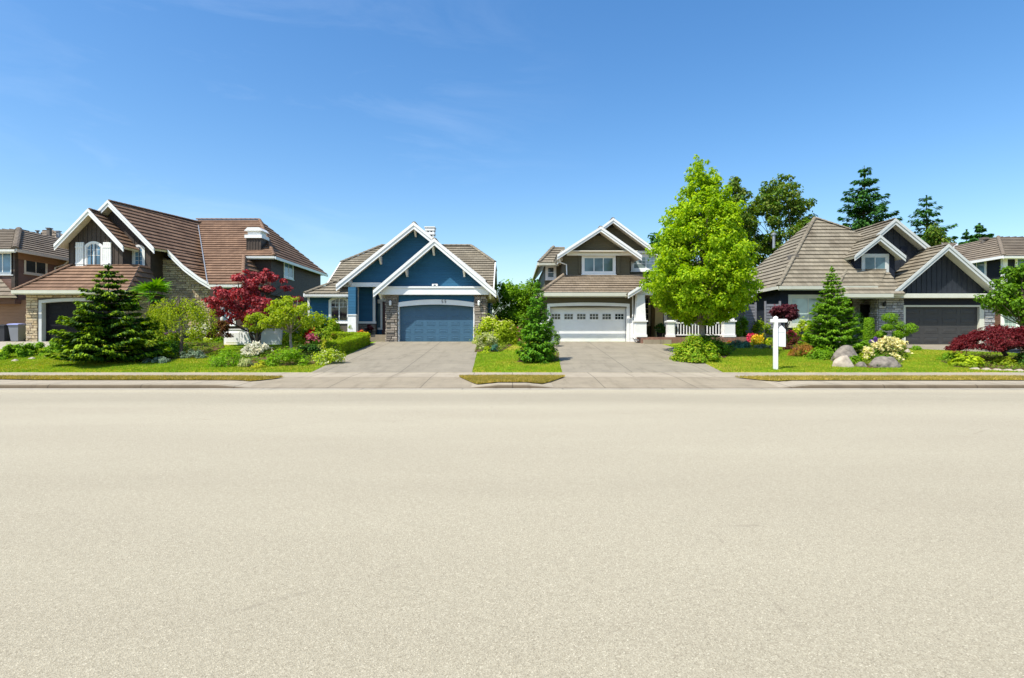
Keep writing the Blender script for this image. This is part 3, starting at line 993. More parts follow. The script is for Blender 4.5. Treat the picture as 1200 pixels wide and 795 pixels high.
mb.T = Matrix.Translation((gx1, 0, 0)) @ Matrix.Rotation(math.pi / 2, 4, 'Z'); stones(mb, yg + .05, 38.7, FL, 4.5, 10)
mb.T = None
mb.build('stone_veneer', MT['stone_cream'], H2)
garage_door(H2, dx0, dx1, FL + .02, ztop, yg + .30, MT['black_door'], 4, 4, rise=.12)
mb = MB(); o = arc_rect(dx1 - dx0 + .38, ztop - FL + .20, .15, (dx0 + dx1) / 2, (ztop + FL + .20) / 2); i_ = arc_rect(dx1 - dx0, ztop - FL, .12, (dx0 + dx1) / 2, (ztop + FL) / 2 + .001)
mb.ring(o, i_, yg - .04, yg + .30); mb.build('door_trim', MT['grey_trim'], H2)
# skirt roof over the garage
ye, ze = 35.9, 4.64
xl, xr = hx(15, ye), -24.3
mb = MB()
roof_plane(mb, [(xl, ye, ze), (xr, ye, ze), (xr - .9, 38.55, 6.62), (-29.75, 38.55, 6.62)])
roof_plane(mb, [(xl, ye, ze), (-29.75, 38.55, 6.62), (-29.75, 42, 6.62), (xl, 42, ze)])
roof_plane(mb, [(xr, ye, ze), (xr - .9, 38.55, 6.62), (xr - .9, 39.5, 6.62), (xr, 39.5, ze)])
hip_caps(mb, (xl, ye, ze + .05), (-29.75, 38.5, 6.66))
mb.build('roof', [RED, MT['cream']], H2)
gutter(H2, xl - .02, xr, ye, ze - .17, 'sage_trim', h=.2)
side_gutter(H2, xl, ye, 41.5, ze - .12, -1, 'sage_trim')
# front gable over the garage
AX, AZ = hx(104, 37.9), hz(246, 37.9)
sl = 1.04
gable_roof(H2, RED, AX, AZ, hx(64, 37.9), hz(288, 37.9), hx(145, 37.9), hz(289.5, 37.9), 37.9, 44.0, h=.34)
wl, wr = hx(81, 38.5), hx(143.5, 38.5)
top = lambda x: AZ - .24 - sl * abs(x - AX)
mb = MB(); mb.prism([(wl, 6.2), (wr, 6.2), (wr, top(wr)), (AX, top(AX)), (wl, top(wl))], 38.5, 43.5)
battens(mb, wl, wr, 38.5, 6.3, lambda x: top(x) - .02, .30)
mb.build('wall', MT['brown_board'], H2)
wx, wz = hx(110, 38.5), hz(299.5, 38.5)
window(H2, (wx, 38.5, wz), .94, 1.62, rise=.22, cols=2, glass='glass_sky', grid=(4, 2, .5), trim=.14)
for s in (-1, 1):
    mb = MB(); xc = wx + s * .93
    mb.box(xc - .27, xc + .27, 38.43, 38.5, wz - .93, wz + .88)
    for k in range(4): mb.box(xc - .25 + .13 * k, xc - .14 + .13 * k, 38.405, 38.435, wz - .90, wz + .85)
    for zz in (-.55, .55): mb.box(xc - .27, xc + .27, 38.385, 38.41, wz + zz - .05, wz + zz + .05)
    mb.build('shutter', MT['white'], H2)
# second, taller gable behind: its ridge runs back
BX, BZ, BY = hx(127, 38.9), hz(236, 38.9), 38.9
skx, sky, skz = 1.75, 9.6, 0.30
brx, brz = hx(181, 38.9), hz(291.5, 38.9)
sB = (BZ - brz) / (brx - BX)
off = lambda p, t: (p[0] + skx * t, p[1] + sky * t, p[2] + skz * t)
mb = MB()
pr, pf = (BX, BY, BZ), (brx, BY, brz)
plx = BX - 2.1; pl = (plx, BY, BZ - 2.1 * sB)
roof_plane(mb, [pl, pr, off(pr, 1), off(pl, 1)])
roof_plane(mb, [pr, pf, off(pf, 1), off(pr, 1)])
# sweeping lower slope with a bell-cast foot
tc0 = 1.2 / sky
foot = [(-24.4, 7.75), (-23.3, 6.66), (-22.2, 5.83), (-21.2, 5.24)]
d0 = brx - foot[0][0]
c0 = off(pf, tc0)
fp = [c0] + [(x + d0 + skx * tc0, c0[1], z + (c0[2] - 7.75)) for x, z in foot[1:]]
for a, b in zip(fp, fp[1:]):
    ea, eb = tuple(Vector(a) + Vector((1.2, 6.6, .2))), tuple(Vector(b) + Vector((1.2, 6.6, .2)))
    roof_plane(mb, [a, b, eb, ea])
hip_caps(mb, (BX, BY + .05, BZ + .03), off((BX, BY, BZ + .03), 1))
mb.build('roof', [RED, MT['cream']], H2)
mb = MB(); rake(mb, pl[0], pl[2], BX, BZ, BY, .36); mb.build('rake_board', MT['white'], H2)
mb = MB(); rake(mb, BX, BZ, brx, brz, BY, .36); mb.build('rake_board', MT['white'], H2)
mb = MB()
for a, b in zip(fp, fp[1:]): rake(mb, a[0], a[2], b[0], b[2], a[1], .34)
mb.build('rake_board', MT['white'], H2)
yb = 39.5
bl, br_ = -29.6, hx(176, yb)
tb = lambda x: BZ - .26 - sB * abs(x - BX - .1)
mb = MB(); mb.prism([(bl, 1.42), (br_, 1.42), (br_, tb(br_)), (BX + .1, tb(BX + .1)), (bl, tb(bl))], yb, 46.5)
battens(mb, wr + .1, br_, yb, 5.0, lambda x: tb(x) - .02, .30)
mb.build('wall', MT['brown_board'], H2)
window(H2, (hx(162.5, yb), yb, hz(300.5, yb)), .58, 1.3, rise=.16, cols=1, glass='glass_sky', grid=(2, 4, 0), trim=.15)
# stone wall under the sweeping rake
ys = 40.9
lim = lambda x: np.interp(x, [p[0] for p in fp], [p[2] for p in fp]) - .42
mb = MB()
mb.prism([(br_, 1.42), (fp[-1][0] - .5, 1.42), (fp[-1][0] - .5, fp[-1][2] - .1), (fp[2][0], fp[2][2] - .42), (fp[1][0], fp[1][2] - .5), (br_, fp[0][2] - .3)], ys + .02, 46.0)
mb.build('wall', MT['mortar'], H2)
mb = MB(); mb.T = Matrix.Translation((0, ys + .02, 0)); stones(mb, br_, fp[-1][0] - .5, 2.0, 8.0, 21, lim); mb.T = None
mb.build('stone_veneer', MT['stone_cream'], H2)
# big hipped part on the right
dz = lambda Y: 7.74 + .65 * (Y - 42)
rl, rr = (-26.6, 48, dz(48)), (-21.3, 48, dz(48))
cf, cb = (-17.57, 42, 7.74), (-17.57, 54, 7.74)
mb = MB()
roof_plane(mb, [rl, rr, cf, (-22.8, 42, 7.74)])
roof_plane(mb, [(-22.8, 42, 7.74), (-19.8, 42, 7.74), (-18.1, 38.2, dz(38.2)), (-20.35, 38.2, dz(38.2))])
roof_plane(mb, [rr, cf, cb])
roof_plane(mb, [rl, rr, cb, (-30, 54, 7.74)])
roof_plane(mb, [(-19.8, 42, 7.74), (-18.1, 38.2, dz(38.2)), (-18.1, 42.6, dz(38.2)), (-19.3, 42.6, 7.3)])
hip_caps(mb, (cf[0], cf[1], cf[2] + .04), (rr[0], rr[1], rr[2] + .05))
hip_caps(mb, (-18.1, 38.2, dz(38.2) + .05), (-19.8, 42, 7.79))
hip_caps(mb, (rl[0], rl[1], rl[2] + .05), (rr[0], rr[1], rr[2] + .05))
rf = mb.build('roof', [RED, MT['cream']], H2)
mb = MB(); mb.beam((-20.42, 38.15, dz(38.15) + .10), (-26.5, 47.9, dz(47.9) + .10), .06, .04); mb.build('valley_flashing', MT['grey_metal'], H2)
side_gutter(H2, -17.55, 42, 54, 7.56, 1); gutter(H2, -19.8, -17.5, 42, 7.56)
gutter(H2, -20.3, -18.1, 38.2, dz(38.2) - .18)
part_box(H2, 'wall', 'brown_siding', (-24, -18.0, 42.5, 53.5, 4.9, 7.68))
part_box(H2, 'wall', 'brown_siding', (-20.6, -18.25, 38.8, 53.4, FL, 5.0), (-24, -20.61, 41.5, 53.3, FL, 5.0))
window(H2, (-18.0, 45.8, hz(317, 45.8)), 1.7, 1.1, 'right', glass='glass_sky', trim=.13)
window(H2, (-19.35, 38.8, 3.3), .8, 1.3, glass='glass_sky', trim=.12)
# clad chimney on the front slope, and a small one behind the ridge
cy = 42.75; cxa, cxb = hx(289, cy), hx(305.5, cy)
mb = MB(); mb.box(cxa, cxb, cy, cy + 1.1, 7.4, 9.25); battens(mb, cxa, cxb, cy, 7.6, lambda x: 9.2, .2)
ch = mb.build('chimney', MT['brown_board'], rf)
mb = MB(); mb.box(cxa - .12, cxb + .12, cy - .12, cy + 1.22, 9.18, 9.42); mb.box(cxa + .05, cxb - .05, cy + .05, cy + 1.05, 9.45, 9.72)
mb.prism([(cxa - .16, 9.72), (cxb + .16, 9.72), (cxb - .1, 9.98), (cxa + .1, 9.98)], cy - .1, cy + 1.2)
mb.build('chimney_cap', MT['white'], rf)
mb = MB(); mb.box(hx(216, 50), hx(230, 50), 50, 51, 10.6, hz(261, 50)); mb.box(hx(214, 50), hx(231, 50), 49.9, 51.1, hz(261, 50), hz(258.5, 50))
mb.build('chimney', MT['bronze'], rf)

# ================================================================== blue house
H3 = thing('blue_house', 'blue house with white barge boards, stone piers and a blue double garage door', 'house', (-6.5, 38.0, FL))
yg = 36.0
yr = 35.25
px0, px1, px2, px3 = hx(453, yg), hx(466, yg), hx(556.5, yg), hx(569.5, yg)
stone_block(H3, px0, px1, yg - .12, yg + .75, FL, 4.6, MT['stone_grey'], 31)
stone_block(H3, px2, px3, yg - .12, yg + .75, FL, 4.6, MT['stone_grey'], 41)
zh0, zh1 = hz(357.5, yg), hz(346, yg)
part_box(H3, 'wall', 'blue_siding', (px1 - .05, px2 + .05, yg + .03, yg + .3, zh0 + .05, 4.7), (px0 + .05, px0 + .2, yg + .7, 41, FL, 4.7), (px3 - .5, px3 - .2, yg + .74, 48, FL, 4.6))
garage_door(H3, px1 + .1, px2 - .1, FL + .02, zh0 + .05, yg + .26, MT['blue_door'], 6, 5, rise=.16)
part_box(H3, 'door_jamb', 'white', (px1, px1 + .1, yg - .06, yg + .31, FL, zh0), )
part_box(H3, 'door_jamb', 'white', (px2 - .1, px2, yg - .06, yg + .31, FL, zh0), )
# arched header board
mb = MB()
n = 14; up, lo_ = [], []
for k in range(n + 1):
    t = k / n; x = px1 + (px2 - px1) * t; a = .20 * (1 - (2 * t - 1) ** 2)
    up.append((x, zh0 + .14 + a)); lo_.append((x, zh0 - .14 + a * .8))
mb.prism(lo_ + up[::-1], yg - .10, yg + .03)
hd = mb.build('door_header', MT['white'], H3)
# house numerals
SEG = {'5': [(0, 2, 1, 2), (0, 1, 0, 2), (0, 1, 1, 1), (1, 0, 1, 1), (0, 0, 1, 0)]}
for x0_ in (hx(518, yg), hx(521.6, yg)):
    mb = MB()
    for a, b, c, d in SEG['5']:
        s = .062; w = .013
        xa, xb = x0_ + a * s, x0_ + c * s; za, zb = hz(353.6, yg) - .09 + b * .09, hz(353.6, yg) - .09 + d * .09
        mb.box(min(xa, xb) - w, max(xa, xb) + w, yg - .125, yg - .101, min(za, zb) - w, max(za, zb) + w)
    mb.build('house_numeral', MT['digit'], hd)
# beam across the gable foot
part_box(H3, 'beam', 'white', (hx(447, yg), hx(573, yg), yg - .42, yg + .02, hz(346, yg), hz(338.5, yg)))
part_box(H3, 'beam_cap', 'white', (hx(446, yg), hx(574, yg), yg - .47, yg - .0, hz(338.5, yg) + .003, hz(336.5, yg)))
# front gable
ax, az = hx(509, yr), hz(281, yr)
lx, lz, rx, rz = hx(437.5, yr), hz(342, yr), hx(581.5, yr), hz(342.5, yr)
gable_roof(H3, TAN, ax, az, lx, lz, rx, rz, yr, 43.0, h=.36)
s3 = (az - lz) / (ax - lx)
t3 = lambda x: az - .22 - s3 * abs(x - ax)
zb = hz(338, yg)
mb = MB(); hw = (az - .22 - zb) / s3
mb.prism([(ax - hw, zb), (ax + hw, zb), (ax, az - .22)], yg, yg + .3)
mb.build('gable_wall', MT['blue_siding'], H3)
mb = MB(); mb.prism([(lx + .15, lz - .25), (rx - .15, rz - .25), (rx - .55, rz + .02), (lx + .55, lz + .02)], yg + .31, yg + 6)
mb.build('soffit', MT['cream'], H3)


def bracket(parent, x, y0, y1, ztop, h=.42):
    mb = MB()
    mb.prism_x([(y1, ztop - h), (y1, ztop), (y0, ztop), (y0, ztop - .10), (y1 - .12, ztop - h)], x - .055, x + .055)
    return mb.build('bracket', MT['white'], parent)


for q in (0.03, .47, .90):
    for s in (-1, 1):
        if q == .03 and s == 1: continue
        x = ax + s * q * (rx - ax) * 1.0
        bracket(H3, x, yr + .06, yg, az - .24 - s3 * abs(x - ax), .55 if q == .03 else .46)
mb = MB()
for s in (-1, 1):
    mb.lathe((hx(510, yg) + s * .12, yg - .12, hz(334.2, yg)), [(0, .06), (.07, .05), (.075, -.06), (0, -.07)], 8)
mb.box(hx(510, yg) - .1, hx(510, yg) + .1, yg - .14, yg, hz(334.2, yg) + .02, hz(334.2, yg) + .06)
mb.build('floodlight', MT['white'], H3)
lantern(H3, hx(458.5, yg), yg - .20, hz(356, yg)); lantern(H3, hx(561.5, yg), yg - .20, hz(356, yg))
# rear, taller gable
yr2, yg2 = 36.5, 37.2
ax2, az2 = hx(485, yr2), hz(262, yr2)
lx2, lz2 = hx(394, yr2), hz(335, yr2)
s32 = (az2 - lz2) / (ax2 - lx2)
rx2 = ax2 + 4.6; rz2 = az2 - s32 * 4.6
gable_roof(H3, TAN, ax2, az2, lx2, lz2, rx2, rz2, yr2, 44.0, h=.36)
zb2 = hz(333, yg2)
mb = MB(); mb.prism([(ax2 - (az2 - .22 - zb2) / s32, zb2), (ax2 + 4.4, zb2), (ax2 + 4.4, az2 - .22 - 4.4 * s32), (ax2, az2 - .22)], yg2, yg2 + .3)
mb.build('gable_wall', MT['blue_siding'], H3)
part_box(H3, 'beam', 'white', (hx(402, yg2), hx(447, yg2), yg2 - .16, yg2 + .02, hz(336.5, yg2), hz(331.5, yg2)))
for x in (ax2 + .02, ax2 - 2.25, ax2 - 4.2): bracket(H3, x, yr2 + .06, yg2, az2 - .24 - s32 * abs(x - ax2), .5)
# main roof with clipped ends
RY, EY = 44.0, 37.0
ezm = lambda Y: 4.52 + .61 * (Y - 37)
r1, r2 = (hx(447, RY), RY, ezm(RY)), (hx(552, RY), RY, ezm(RY))
XL, XR = -12.4, -1.25
mb = MB()
EL = 38.366; XM = -7.5
roof_plane(mb, [(XL, EL, ezm(EL)), (XM, EL, ezm(EL)), (XM, RY, ezm(RY)), r1, (XL, 41.3, ezm(41.3))])
roof_plane(mb, [(XM, EY, ezm(EY)), (XR, EY, ezm(EY)), (XR, 41.3, ezm(41.3)), r2, (XM, RY, ezm(RY))])
roof_plane(mb, [(XL, 51, ezm(EY)), (XR, 51, ezm(EY)), (XR, 46.7, ezm(41.3)), r2, r1, (XL, 46.7, ezm(41.3))])
roof_plane(mb, [(XR, 41.3, ezm(41.3)), (XR, 46.7, ezm(41.3)), r2])
roof_plane(mb, [(XL, 41.3, ezm(41.3)), (XL, 46.7, ezm(41.3)), r1])
hip_caps(mb, (XR, 41.3, ezm(41.3) + .05), tuple(Vector(r2) + Vector((0, 0, .05)))); hip_caps(mb, (XL, 41.3, ezm(41.3) + .05), tuple(Vector(r1) + Vector((0, 0, .05))))
hip_caps(mb, tuple(Vector(r1) + Vector((0, 0, .05))), tuple(Vector(r2) + Vector((0, 0, .05))))
rf = mb.build('roof', [TAN, MT['cream']], H3)
for X, s in ((XL, -1), (XR, 1)):
    e0 = EL if s < 0 else EY
    mb = MB(); mb.prism_x([(e0, ezm(e0) - .30), (41.3, ezm(41.3) - .30), (41.3, ezm(41.3) + .05), (e0, ezm(e0) + .05)], min(X, X + s * .07), max(X, X + s * .07))
    mb.build('rake_board', MT['white'], H3)
part_box(H3, 'wall', 'blue_siding', (-12.0, -1.75, 38.9, 50.5, FL, 5.2))
for X in (-12.0, -1.9):
    mb = MB(); mb.prism_x([(38, 4.4), (50, 4.4), (46.3, 6.6), (41.7, 6.6)], X, X + .2)
    mb.build('gable_wall', MT['blue_siding'], H3)
# side eave on the right, side door trim
side_gutter(H3, -1.02, 36.0, 43, 4.40, 1)
window(H3, (px3 - .2, 39.4, 3.2), .75, 1.9, 'right', trim=.12, cols=1)
# left wing
wl0, wl1 = hx(357, 36.5), hx(410, 36.5)
mb = MB()
za_ = hz(344.5, 36.5)
roof_plane(mb, [(wl0, 36.5, za_), (wl1, 36.5, za_), (wl1, 40.5, za_ + 2.44), (wl0 + 4.0, 40.5, za_ + 2.44)])
roof_plane(mb, [(wl0, 36.5, za_), (wl0 + 4.0, 40.5, za_ + 2.44), (wl0, 44.5, za_)])
hip_caps(mb, (wl0, 36.5, za_ + .05), (wl0 + 4.0, 40.5, za_ + 2.5))
mb.build('roof', [TAN, MT['cream']], H3)
gutter(H3, wl0, wl1, 36.5, za_ - .18); side_gutter(H3, wl0, 36.5, 44.5, za_ - .12, -1)
yw = 37.1
part_box(H3, 'wall', 'blue_siding', (hx(361, yw), hx(412, yw), yw, 44, FL, za_ - .05))
part_box(H3, 'corner_board', 'white', (hx(361, yw) - .03, hx(361, yw) + .11, yw - .03, yw + .14, FL, za_ - .1))
window(H3, (hx(397.5, yw), yw, hz(363, yw)), 1.12, 1.5, rise=.20, cols=2, glass='glass', grid=(4, 2, .62), trim=.12)
part_box(H3, 'base_wall', 'bronze', (hx(385, yw), hx(412, yw), yw - .04, yw + .02, FL, hz(379.5, yw)))
# porch column and recessed entrance
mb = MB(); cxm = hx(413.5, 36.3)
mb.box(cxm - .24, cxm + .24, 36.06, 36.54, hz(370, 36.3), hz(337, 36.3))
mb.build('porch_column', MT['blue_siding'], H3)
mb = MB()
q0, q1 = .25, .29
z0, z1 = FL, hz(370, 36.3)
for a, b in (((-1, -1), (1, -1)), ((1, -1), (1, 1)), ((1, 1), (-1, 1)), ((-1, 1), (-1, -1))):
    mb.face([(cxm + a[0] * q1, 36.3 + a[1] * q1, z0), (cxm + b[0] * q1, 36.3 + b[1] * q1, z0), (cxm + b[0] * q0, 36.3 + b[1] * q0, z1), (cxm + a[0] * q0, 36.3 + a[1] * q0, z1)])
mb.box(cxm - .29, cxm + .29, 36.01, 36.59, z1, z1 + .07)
mb.build('sunlit_column_foot', MT['white'], H3)  # white colour paints in the sunlit lower part of the blue column
ye2 = 38.2
part_box(H3, 'wall', 'blue_siding', (hx(412, yw), hx(440, ye2) + .0, ye2, 38.8, FL, 5.6), (hx(440, ye2), hx(458, ye2), 38.95, 39.2, FL, 5.6))
for a, b, c, d in ((418, 420.5, 336, 378), (437, 440, 336, 378)):
    part_box(H3, 'corner_board', 'white', (hx(a, ye2), hx(b, ye2), ye2 - .06, ye2 + .02, hz(d, ye2), hz(c, ye2)))
part_box(H3, 'sill_board', 'white', (hx(418, ye2) - .02, hx(440, ye2) + .05, ye2 - .1, ye2 + .02, hz(379.5, ye2), hz(377, ye2) + .003))
stone_block(H3, hx(417, ye2), hx(440.5, ye2), ye2 - .05, ye2 + .3, FL + .2, hz(380, ye2), MT['stone_grey'], 55, 'stone_base', sides=False)
yd = 38.9
dr = part_box(H3, 'front_door', 'maroon', (hx(447.5, yd), hx(457, yd), yd - .05, yd + .04, FL + .45, hz(353.5, yd)))
part_box(dr, 'door_handle', 'bronze', (hx(448.4, yd), hx(448.9, yd), yd - .11, yd - .05, 2.7, 3.0))
window(H3, (hx(444, yd), yd - .02, hz(370, yd)), .32, 1.75, cols=1, trim=.09, glass='glass_teal', sill=False)
window(H3, (hx(449, yd), yd - .02, hz(348.5, yd)), .9, .42, cols=2, trim=.09, glass='glass_sky', sill=False)
part_box(H3, 'porch_floor', 'walk', (hx(412, 37), px0 + .04, 37.35, 38.94, FL, FL + .46))
for k in range(3):
    part_box(H3, 'step', 'apron', (hx(431, 36.6), px0 - .0, 36.3 + .35 * k, 37.35, FL + .155 * k, FL + .155 * (k + 1) - .003))
# chimney with louvred cap
cy = 43.0
mb = MB(); c0, c1 = hx(498.5, cy), hx(508.5, cy); zt = hz(266, cy)
mb.box(c0, c1, cy, cy + .7, 7.6, zt - .75)
for k in range(2): mb.box(c0 - .04, c1 + .04, cy - .04, cy + .74, zt - .48 + .3 * k - .1, zt - .30 + .3 * k - .1)
mb.box(c0 - .08, c1 + .08, cy - .08, cy + .78, zt - .06, zt + .02)
for a in (c0 + .02, c1 - .12, (c0 + c1) / 2 - .05): mb.box(a, a + .10, cy, cy + .1, zt - .76, zt - .05)
mb.build('chimney', MT['white'], rf)
mb = MB(); mb.box(c0 + .06, c1 - .06, cy + .12, cy + .58, zt - .74, zt - .07); mb.build('chimney_flue', MT['black_iron'], rf)
# ================================================================== taupe house with the white garage door
H4 = thing('taupe_house', 'taupe two storey house with white double garage door and white porch', 'house', (6.0, 38.0, FL))
yg = 36.0
ga, gb = hx(634, yg), hx(746, yg)
da, db = hx(644.5, yg), hx(734.5, yg)
zt = hz(358.5, yg)
part_box(H4, 'wall', 'taupe_siding', (ga, da - .02, yg, yg + .3, FL, 4.5), (db + .02, gb, yg, yg + .3, FL, 4.5), (da - .02, db + .02, yg, yg + .34, zt - .1, 4.5), (ga, ga + .3, yg + .31, 46, FL, 4.5))
zw = hz(374.5, yg)
for a, b in ((ga - .05, da - .2), (db + .2, gb + .0)):
    part_box(H4, 'wainscot', 'white_siding', (a, b, yg - .05, yg + .01, FL, zw))
    part_box(H4, 'wainscot_cap', 'white', (a - .03, b, yg - .09, yg + .01, zw + .002, zw + .08))
garage_door(H4, da, db, FL + .02, zt, yg + .36, MT['white'], 6, 4, lights=(hz(371, yg), .36, .56), rise=.06)
mb = MB(); mb.ring(arc_rect(db - da + .36, zt - FL + .20, .08, (da + db) / 2, (zt + FL + .20) / 2), arc_rect(db - da, zt - FL, .06, (da + db) / 2, (zt + FL) / 2 + .001), yg - .05, yg + .22)
mb.build('door_trim', MT['white'], H4)
# skirt roof
ye = 35.35; ze = hz(343.5, ye)
x0, x1 = hx(632.5, ye), hx(741, ye)
zs = hz(322.5, 38.2)
mb = MB()
xa_ = hx(661, 38.2)
roof_plane(mb, [(x0, ye, ze), (x1 + .3, ye, ze), (x1 + 2.5, 38.25, zs), (xa_, 38.25, zs)])
roof_plane(mb, [(x0, ye, ze), (xa_, 38.25, zs), (xa_, 41, zs), (x0, 41, ze)])
hip_caps(mb, (x0, ye, ze + .05), (xa_, 38.25, zs + .05))
mb.build('roof', [TANW, MT['cream']], H4)
gutter(H4, x0 - .03, x1, ye, ze - .20, 'sage_trim', h=.21)
side_gutter(H4, x0, ye, 41, ze - .12, -1, 'sage_trim')
# upper storey
yu = 38.2
ua, ub = hx(660.5, yu), hx(738, yu)
part_box(H4, 'wall', 'taupe_siding', (ua, ub, yu, 44, 4.6, hz(297, yu)))
for a in (664, 679, 724.5, 733):
    pass
for a, b in ((678, 680.2), (722.5, 726)):
    part_box(H4, 'pilaster', 'taupe_siding', (hx(a, yu), hx(b, yu), yu - .12, yu - .002, hz(321, yu), hz(301, yu)))
window(H4, (hx(701.5, yu), yu - .02, hz(310.5, yu)), 1.98, .98, cols=3, glass='glass_teal', trim=.15)
part_box(H4, 'frieze', 'white', (hx(664, yu), hx(740, yu), yu - .3, yu + .02, hz(300, yu), hz(294.5, yu)))
part_box(H4, 'frieze_cap', 'white', (hx(677, yu), hx(726, yu), yu - .36, yu - .301, hz(300.5, yu), hz(297.5, yu)))
yr = 37.4
ax, az = hx(704, yr), hz(267, yr)
lx, lz, rx, rz = hx(653, yr), hz(300, yr), hx(752, yr), hz(301, yr)
gable_roof(H4, TAN, ax, az, lx, lz, rx, rz, yr, 45, h=.26)
s4 = (az - lz) / (ax - lx)
zb = hz(295, yu); hw = (az - .22 - zb) / s4
mb = MB(); mb.prism([(ax - hw, zb), (ax + hw, zb), (ax, az - .22)], yu, yu + .3); mb.build('gable_wall', MT['taupe_siding'], H4)
part_box(H4, 'soffit', 'cream', (lx + .25, rx - .25, yu - .75, yu + 5, hz(294, yu) - .16, hz(294, yu) - .10))
part_box(H4, 'gable_vent', 'black_iron', (ax - .13, ax + .13, yu - .04, yu + .02, hz(276.5, yu), hz(271, yu)))
# taller gable behind
yr2 = 38.8; yu2 = 39.5
ax2, az2 = hx(718.5, yr2), hz(257, yr2)
rx2, rz2 = hx(767, yr2), hz(293, yr2)
s42 = (az2 - rz2) / (rx2 - ax2)
lx2 = hx(653, yr2); lz2 = az2 - s42 * (ax2 - lx2)
gable_roof(H4, TAN, ax2, az2, lx2, lz2, rx2, rz2, yr2, 47, h=.26)
zb2 = hz(296, yu2)
mb = MB(); mb.prism([(ax2 - 3, zb2), (rx2 - .5, zb2), (rx2 - .5, az2 - .22 - s42 * (rx2 - .5 - ax2)), (ax2, az2 - .22)], yu2, yu2 + .3); mb.build('gable_wall', MT['taupe_siding'], H4)
part_box(H4, 'gable_vent', 'black_iron', (ax2 - .13, ax2 + .13, yu2 - .04, yu2 + .02, hz(267, yu2), hz(261.5, yu2)))
part_box(H4, 'wall', 'taupe_siding', (ub + .003, rx2 - .4, yu2, 47, 4.6, zb2 + .1))
window(H4, (hx(757, yu2), yu2, hz(308, yu2)), 1.75, .85, cols=2, glass='glass_pale', trim=.17, grid=(6, 2, .4))
part_box(H4, 'frieze', 'white', (ub + .01, rx2 - .2, yu2 - .2, yu2 + .02, hz(297.5, yu2), hz(294.5, yu2)))
# left part set back
ym = 41.0
ea = hx(631.5, 40.2); zl = hz(308, 40.2)
mb = MB()
roof_plane(mb, [(ea, 40.2, zl), (hx(665, 40.2), 40.2, zl), (hx(665, 40.2), 42.4, zl + 1.45), (ea + 1.2, 42.4, zl + 1.45)])
roof_plane(mb, [(ea, 40.2, zl), (ea + 1.2, 42.4, zl + 1.45), (ea + 1.2, 50, zl + 1.45), (ea, 52, zl)])
hip_caps(mb, (ea, 40.2, zl + .05), (ea + 1.2, 42.4, zl + 1.5))
mb.build('roof', [TAN, MT['cream']], H4)
gutter(H4, ea, hx(655, 40.2), 40.2, zl - .18, 'sage_trim'); side_gutter(H4, ea, 40.2, 54, zl - .12, -1, 'sage_trim')
wa = ea + .45
part_box(H4, 'wall', 'taupe_siding', (wa, ua + .5, ym, 53, FL, zl - .1))
window(H4, (hx(645.5, ym), ym, hz(319.5, ym)), .52, .78, cols=1, rows=2, trim=.13, glass='glass')
part_box(H4, 'wall', 'taupe_siding', (wa + .2, gb + 4, 41.2, 53, FL, 6.8))
downspout(H4, [(hx(656, 37.6), 37.7, hz(303, 37.6)), (hx(657, 37.6), 37.9, hz(307, 37.6)), (hx(664, 38), 38.12, hz(310, 38)), (hx(664.5, 38), 38.12, hz(322, 38))])
downspout(H4, [(gb - .25, 35.95, ze - .1), (gb - .25, 35.9, FL + .35), (gb - .1, 35.6, FL + .12), (gb + .35, 35.3, FL + .07)])
# porch
yp = 35.2
pz = FL + .30
pe = hx(872, yp)
part_box(H4, 'porch_floor', 'plank', (gb + .02, pe, yp - .35, 39.4, FL - .25, pz))
part_box(H4, 'step', 'apron', (gb + .15, hx(783, yp), yp - .75, yp - .352, FL - .25, FL + .14))
mb = MB()
pz1 = hz(327, yp); pz0 = hz(345, yp - .5)
s5 = (hz(328, yp - .5) - pz0) / (hx(763, yp - .5) - hx(736, yp - .5))
xa_, xm = hx(736, yp - .5), hx(736, yp - .5) + 2.6
gable_roof(H4, TANW, xm, pz0 + s5 * 2.6, xa_, pz0, xm + 2.6, pz0, yp - .5, 39, h=.26)
mb = MB(); mb.prism([(xa_ + .5, pz0 + .1), (xm * 2 - xa_ - .5, pz0 + .1), (xm, pz0 + s5 * 2.6 - .25)], yp - .02, yp + .15)
mb.build('gable_wall', MT['taupe_siding'], H4)
part_box(H4, 'porch_beam', 'white', (hx(746, yp), pe, yp - .16, yp + .18, hz(346, yp), hz(337, yp)))
mb = MB(); roof_plane(mb, [(xm + 2.4, yp - .5, pz0), (pe + .4, yp - .5, pz0), (pe + .4, 39.6, pz0 + 2.6), (xm + 2.4, 39.6, pz0 + 2.6)])
mb.build('roof', [TANW, MT['cream']], H4); gutter(H4, xm + 2.5, pe + .4, yp - .5, pz0 - .18)
part_box(H4, 'porch_ceiling', 'cream', (gb + .05, pe, yp + .2, 39.3, hz(345, yp) + .05, hz(345, yp) + .12))


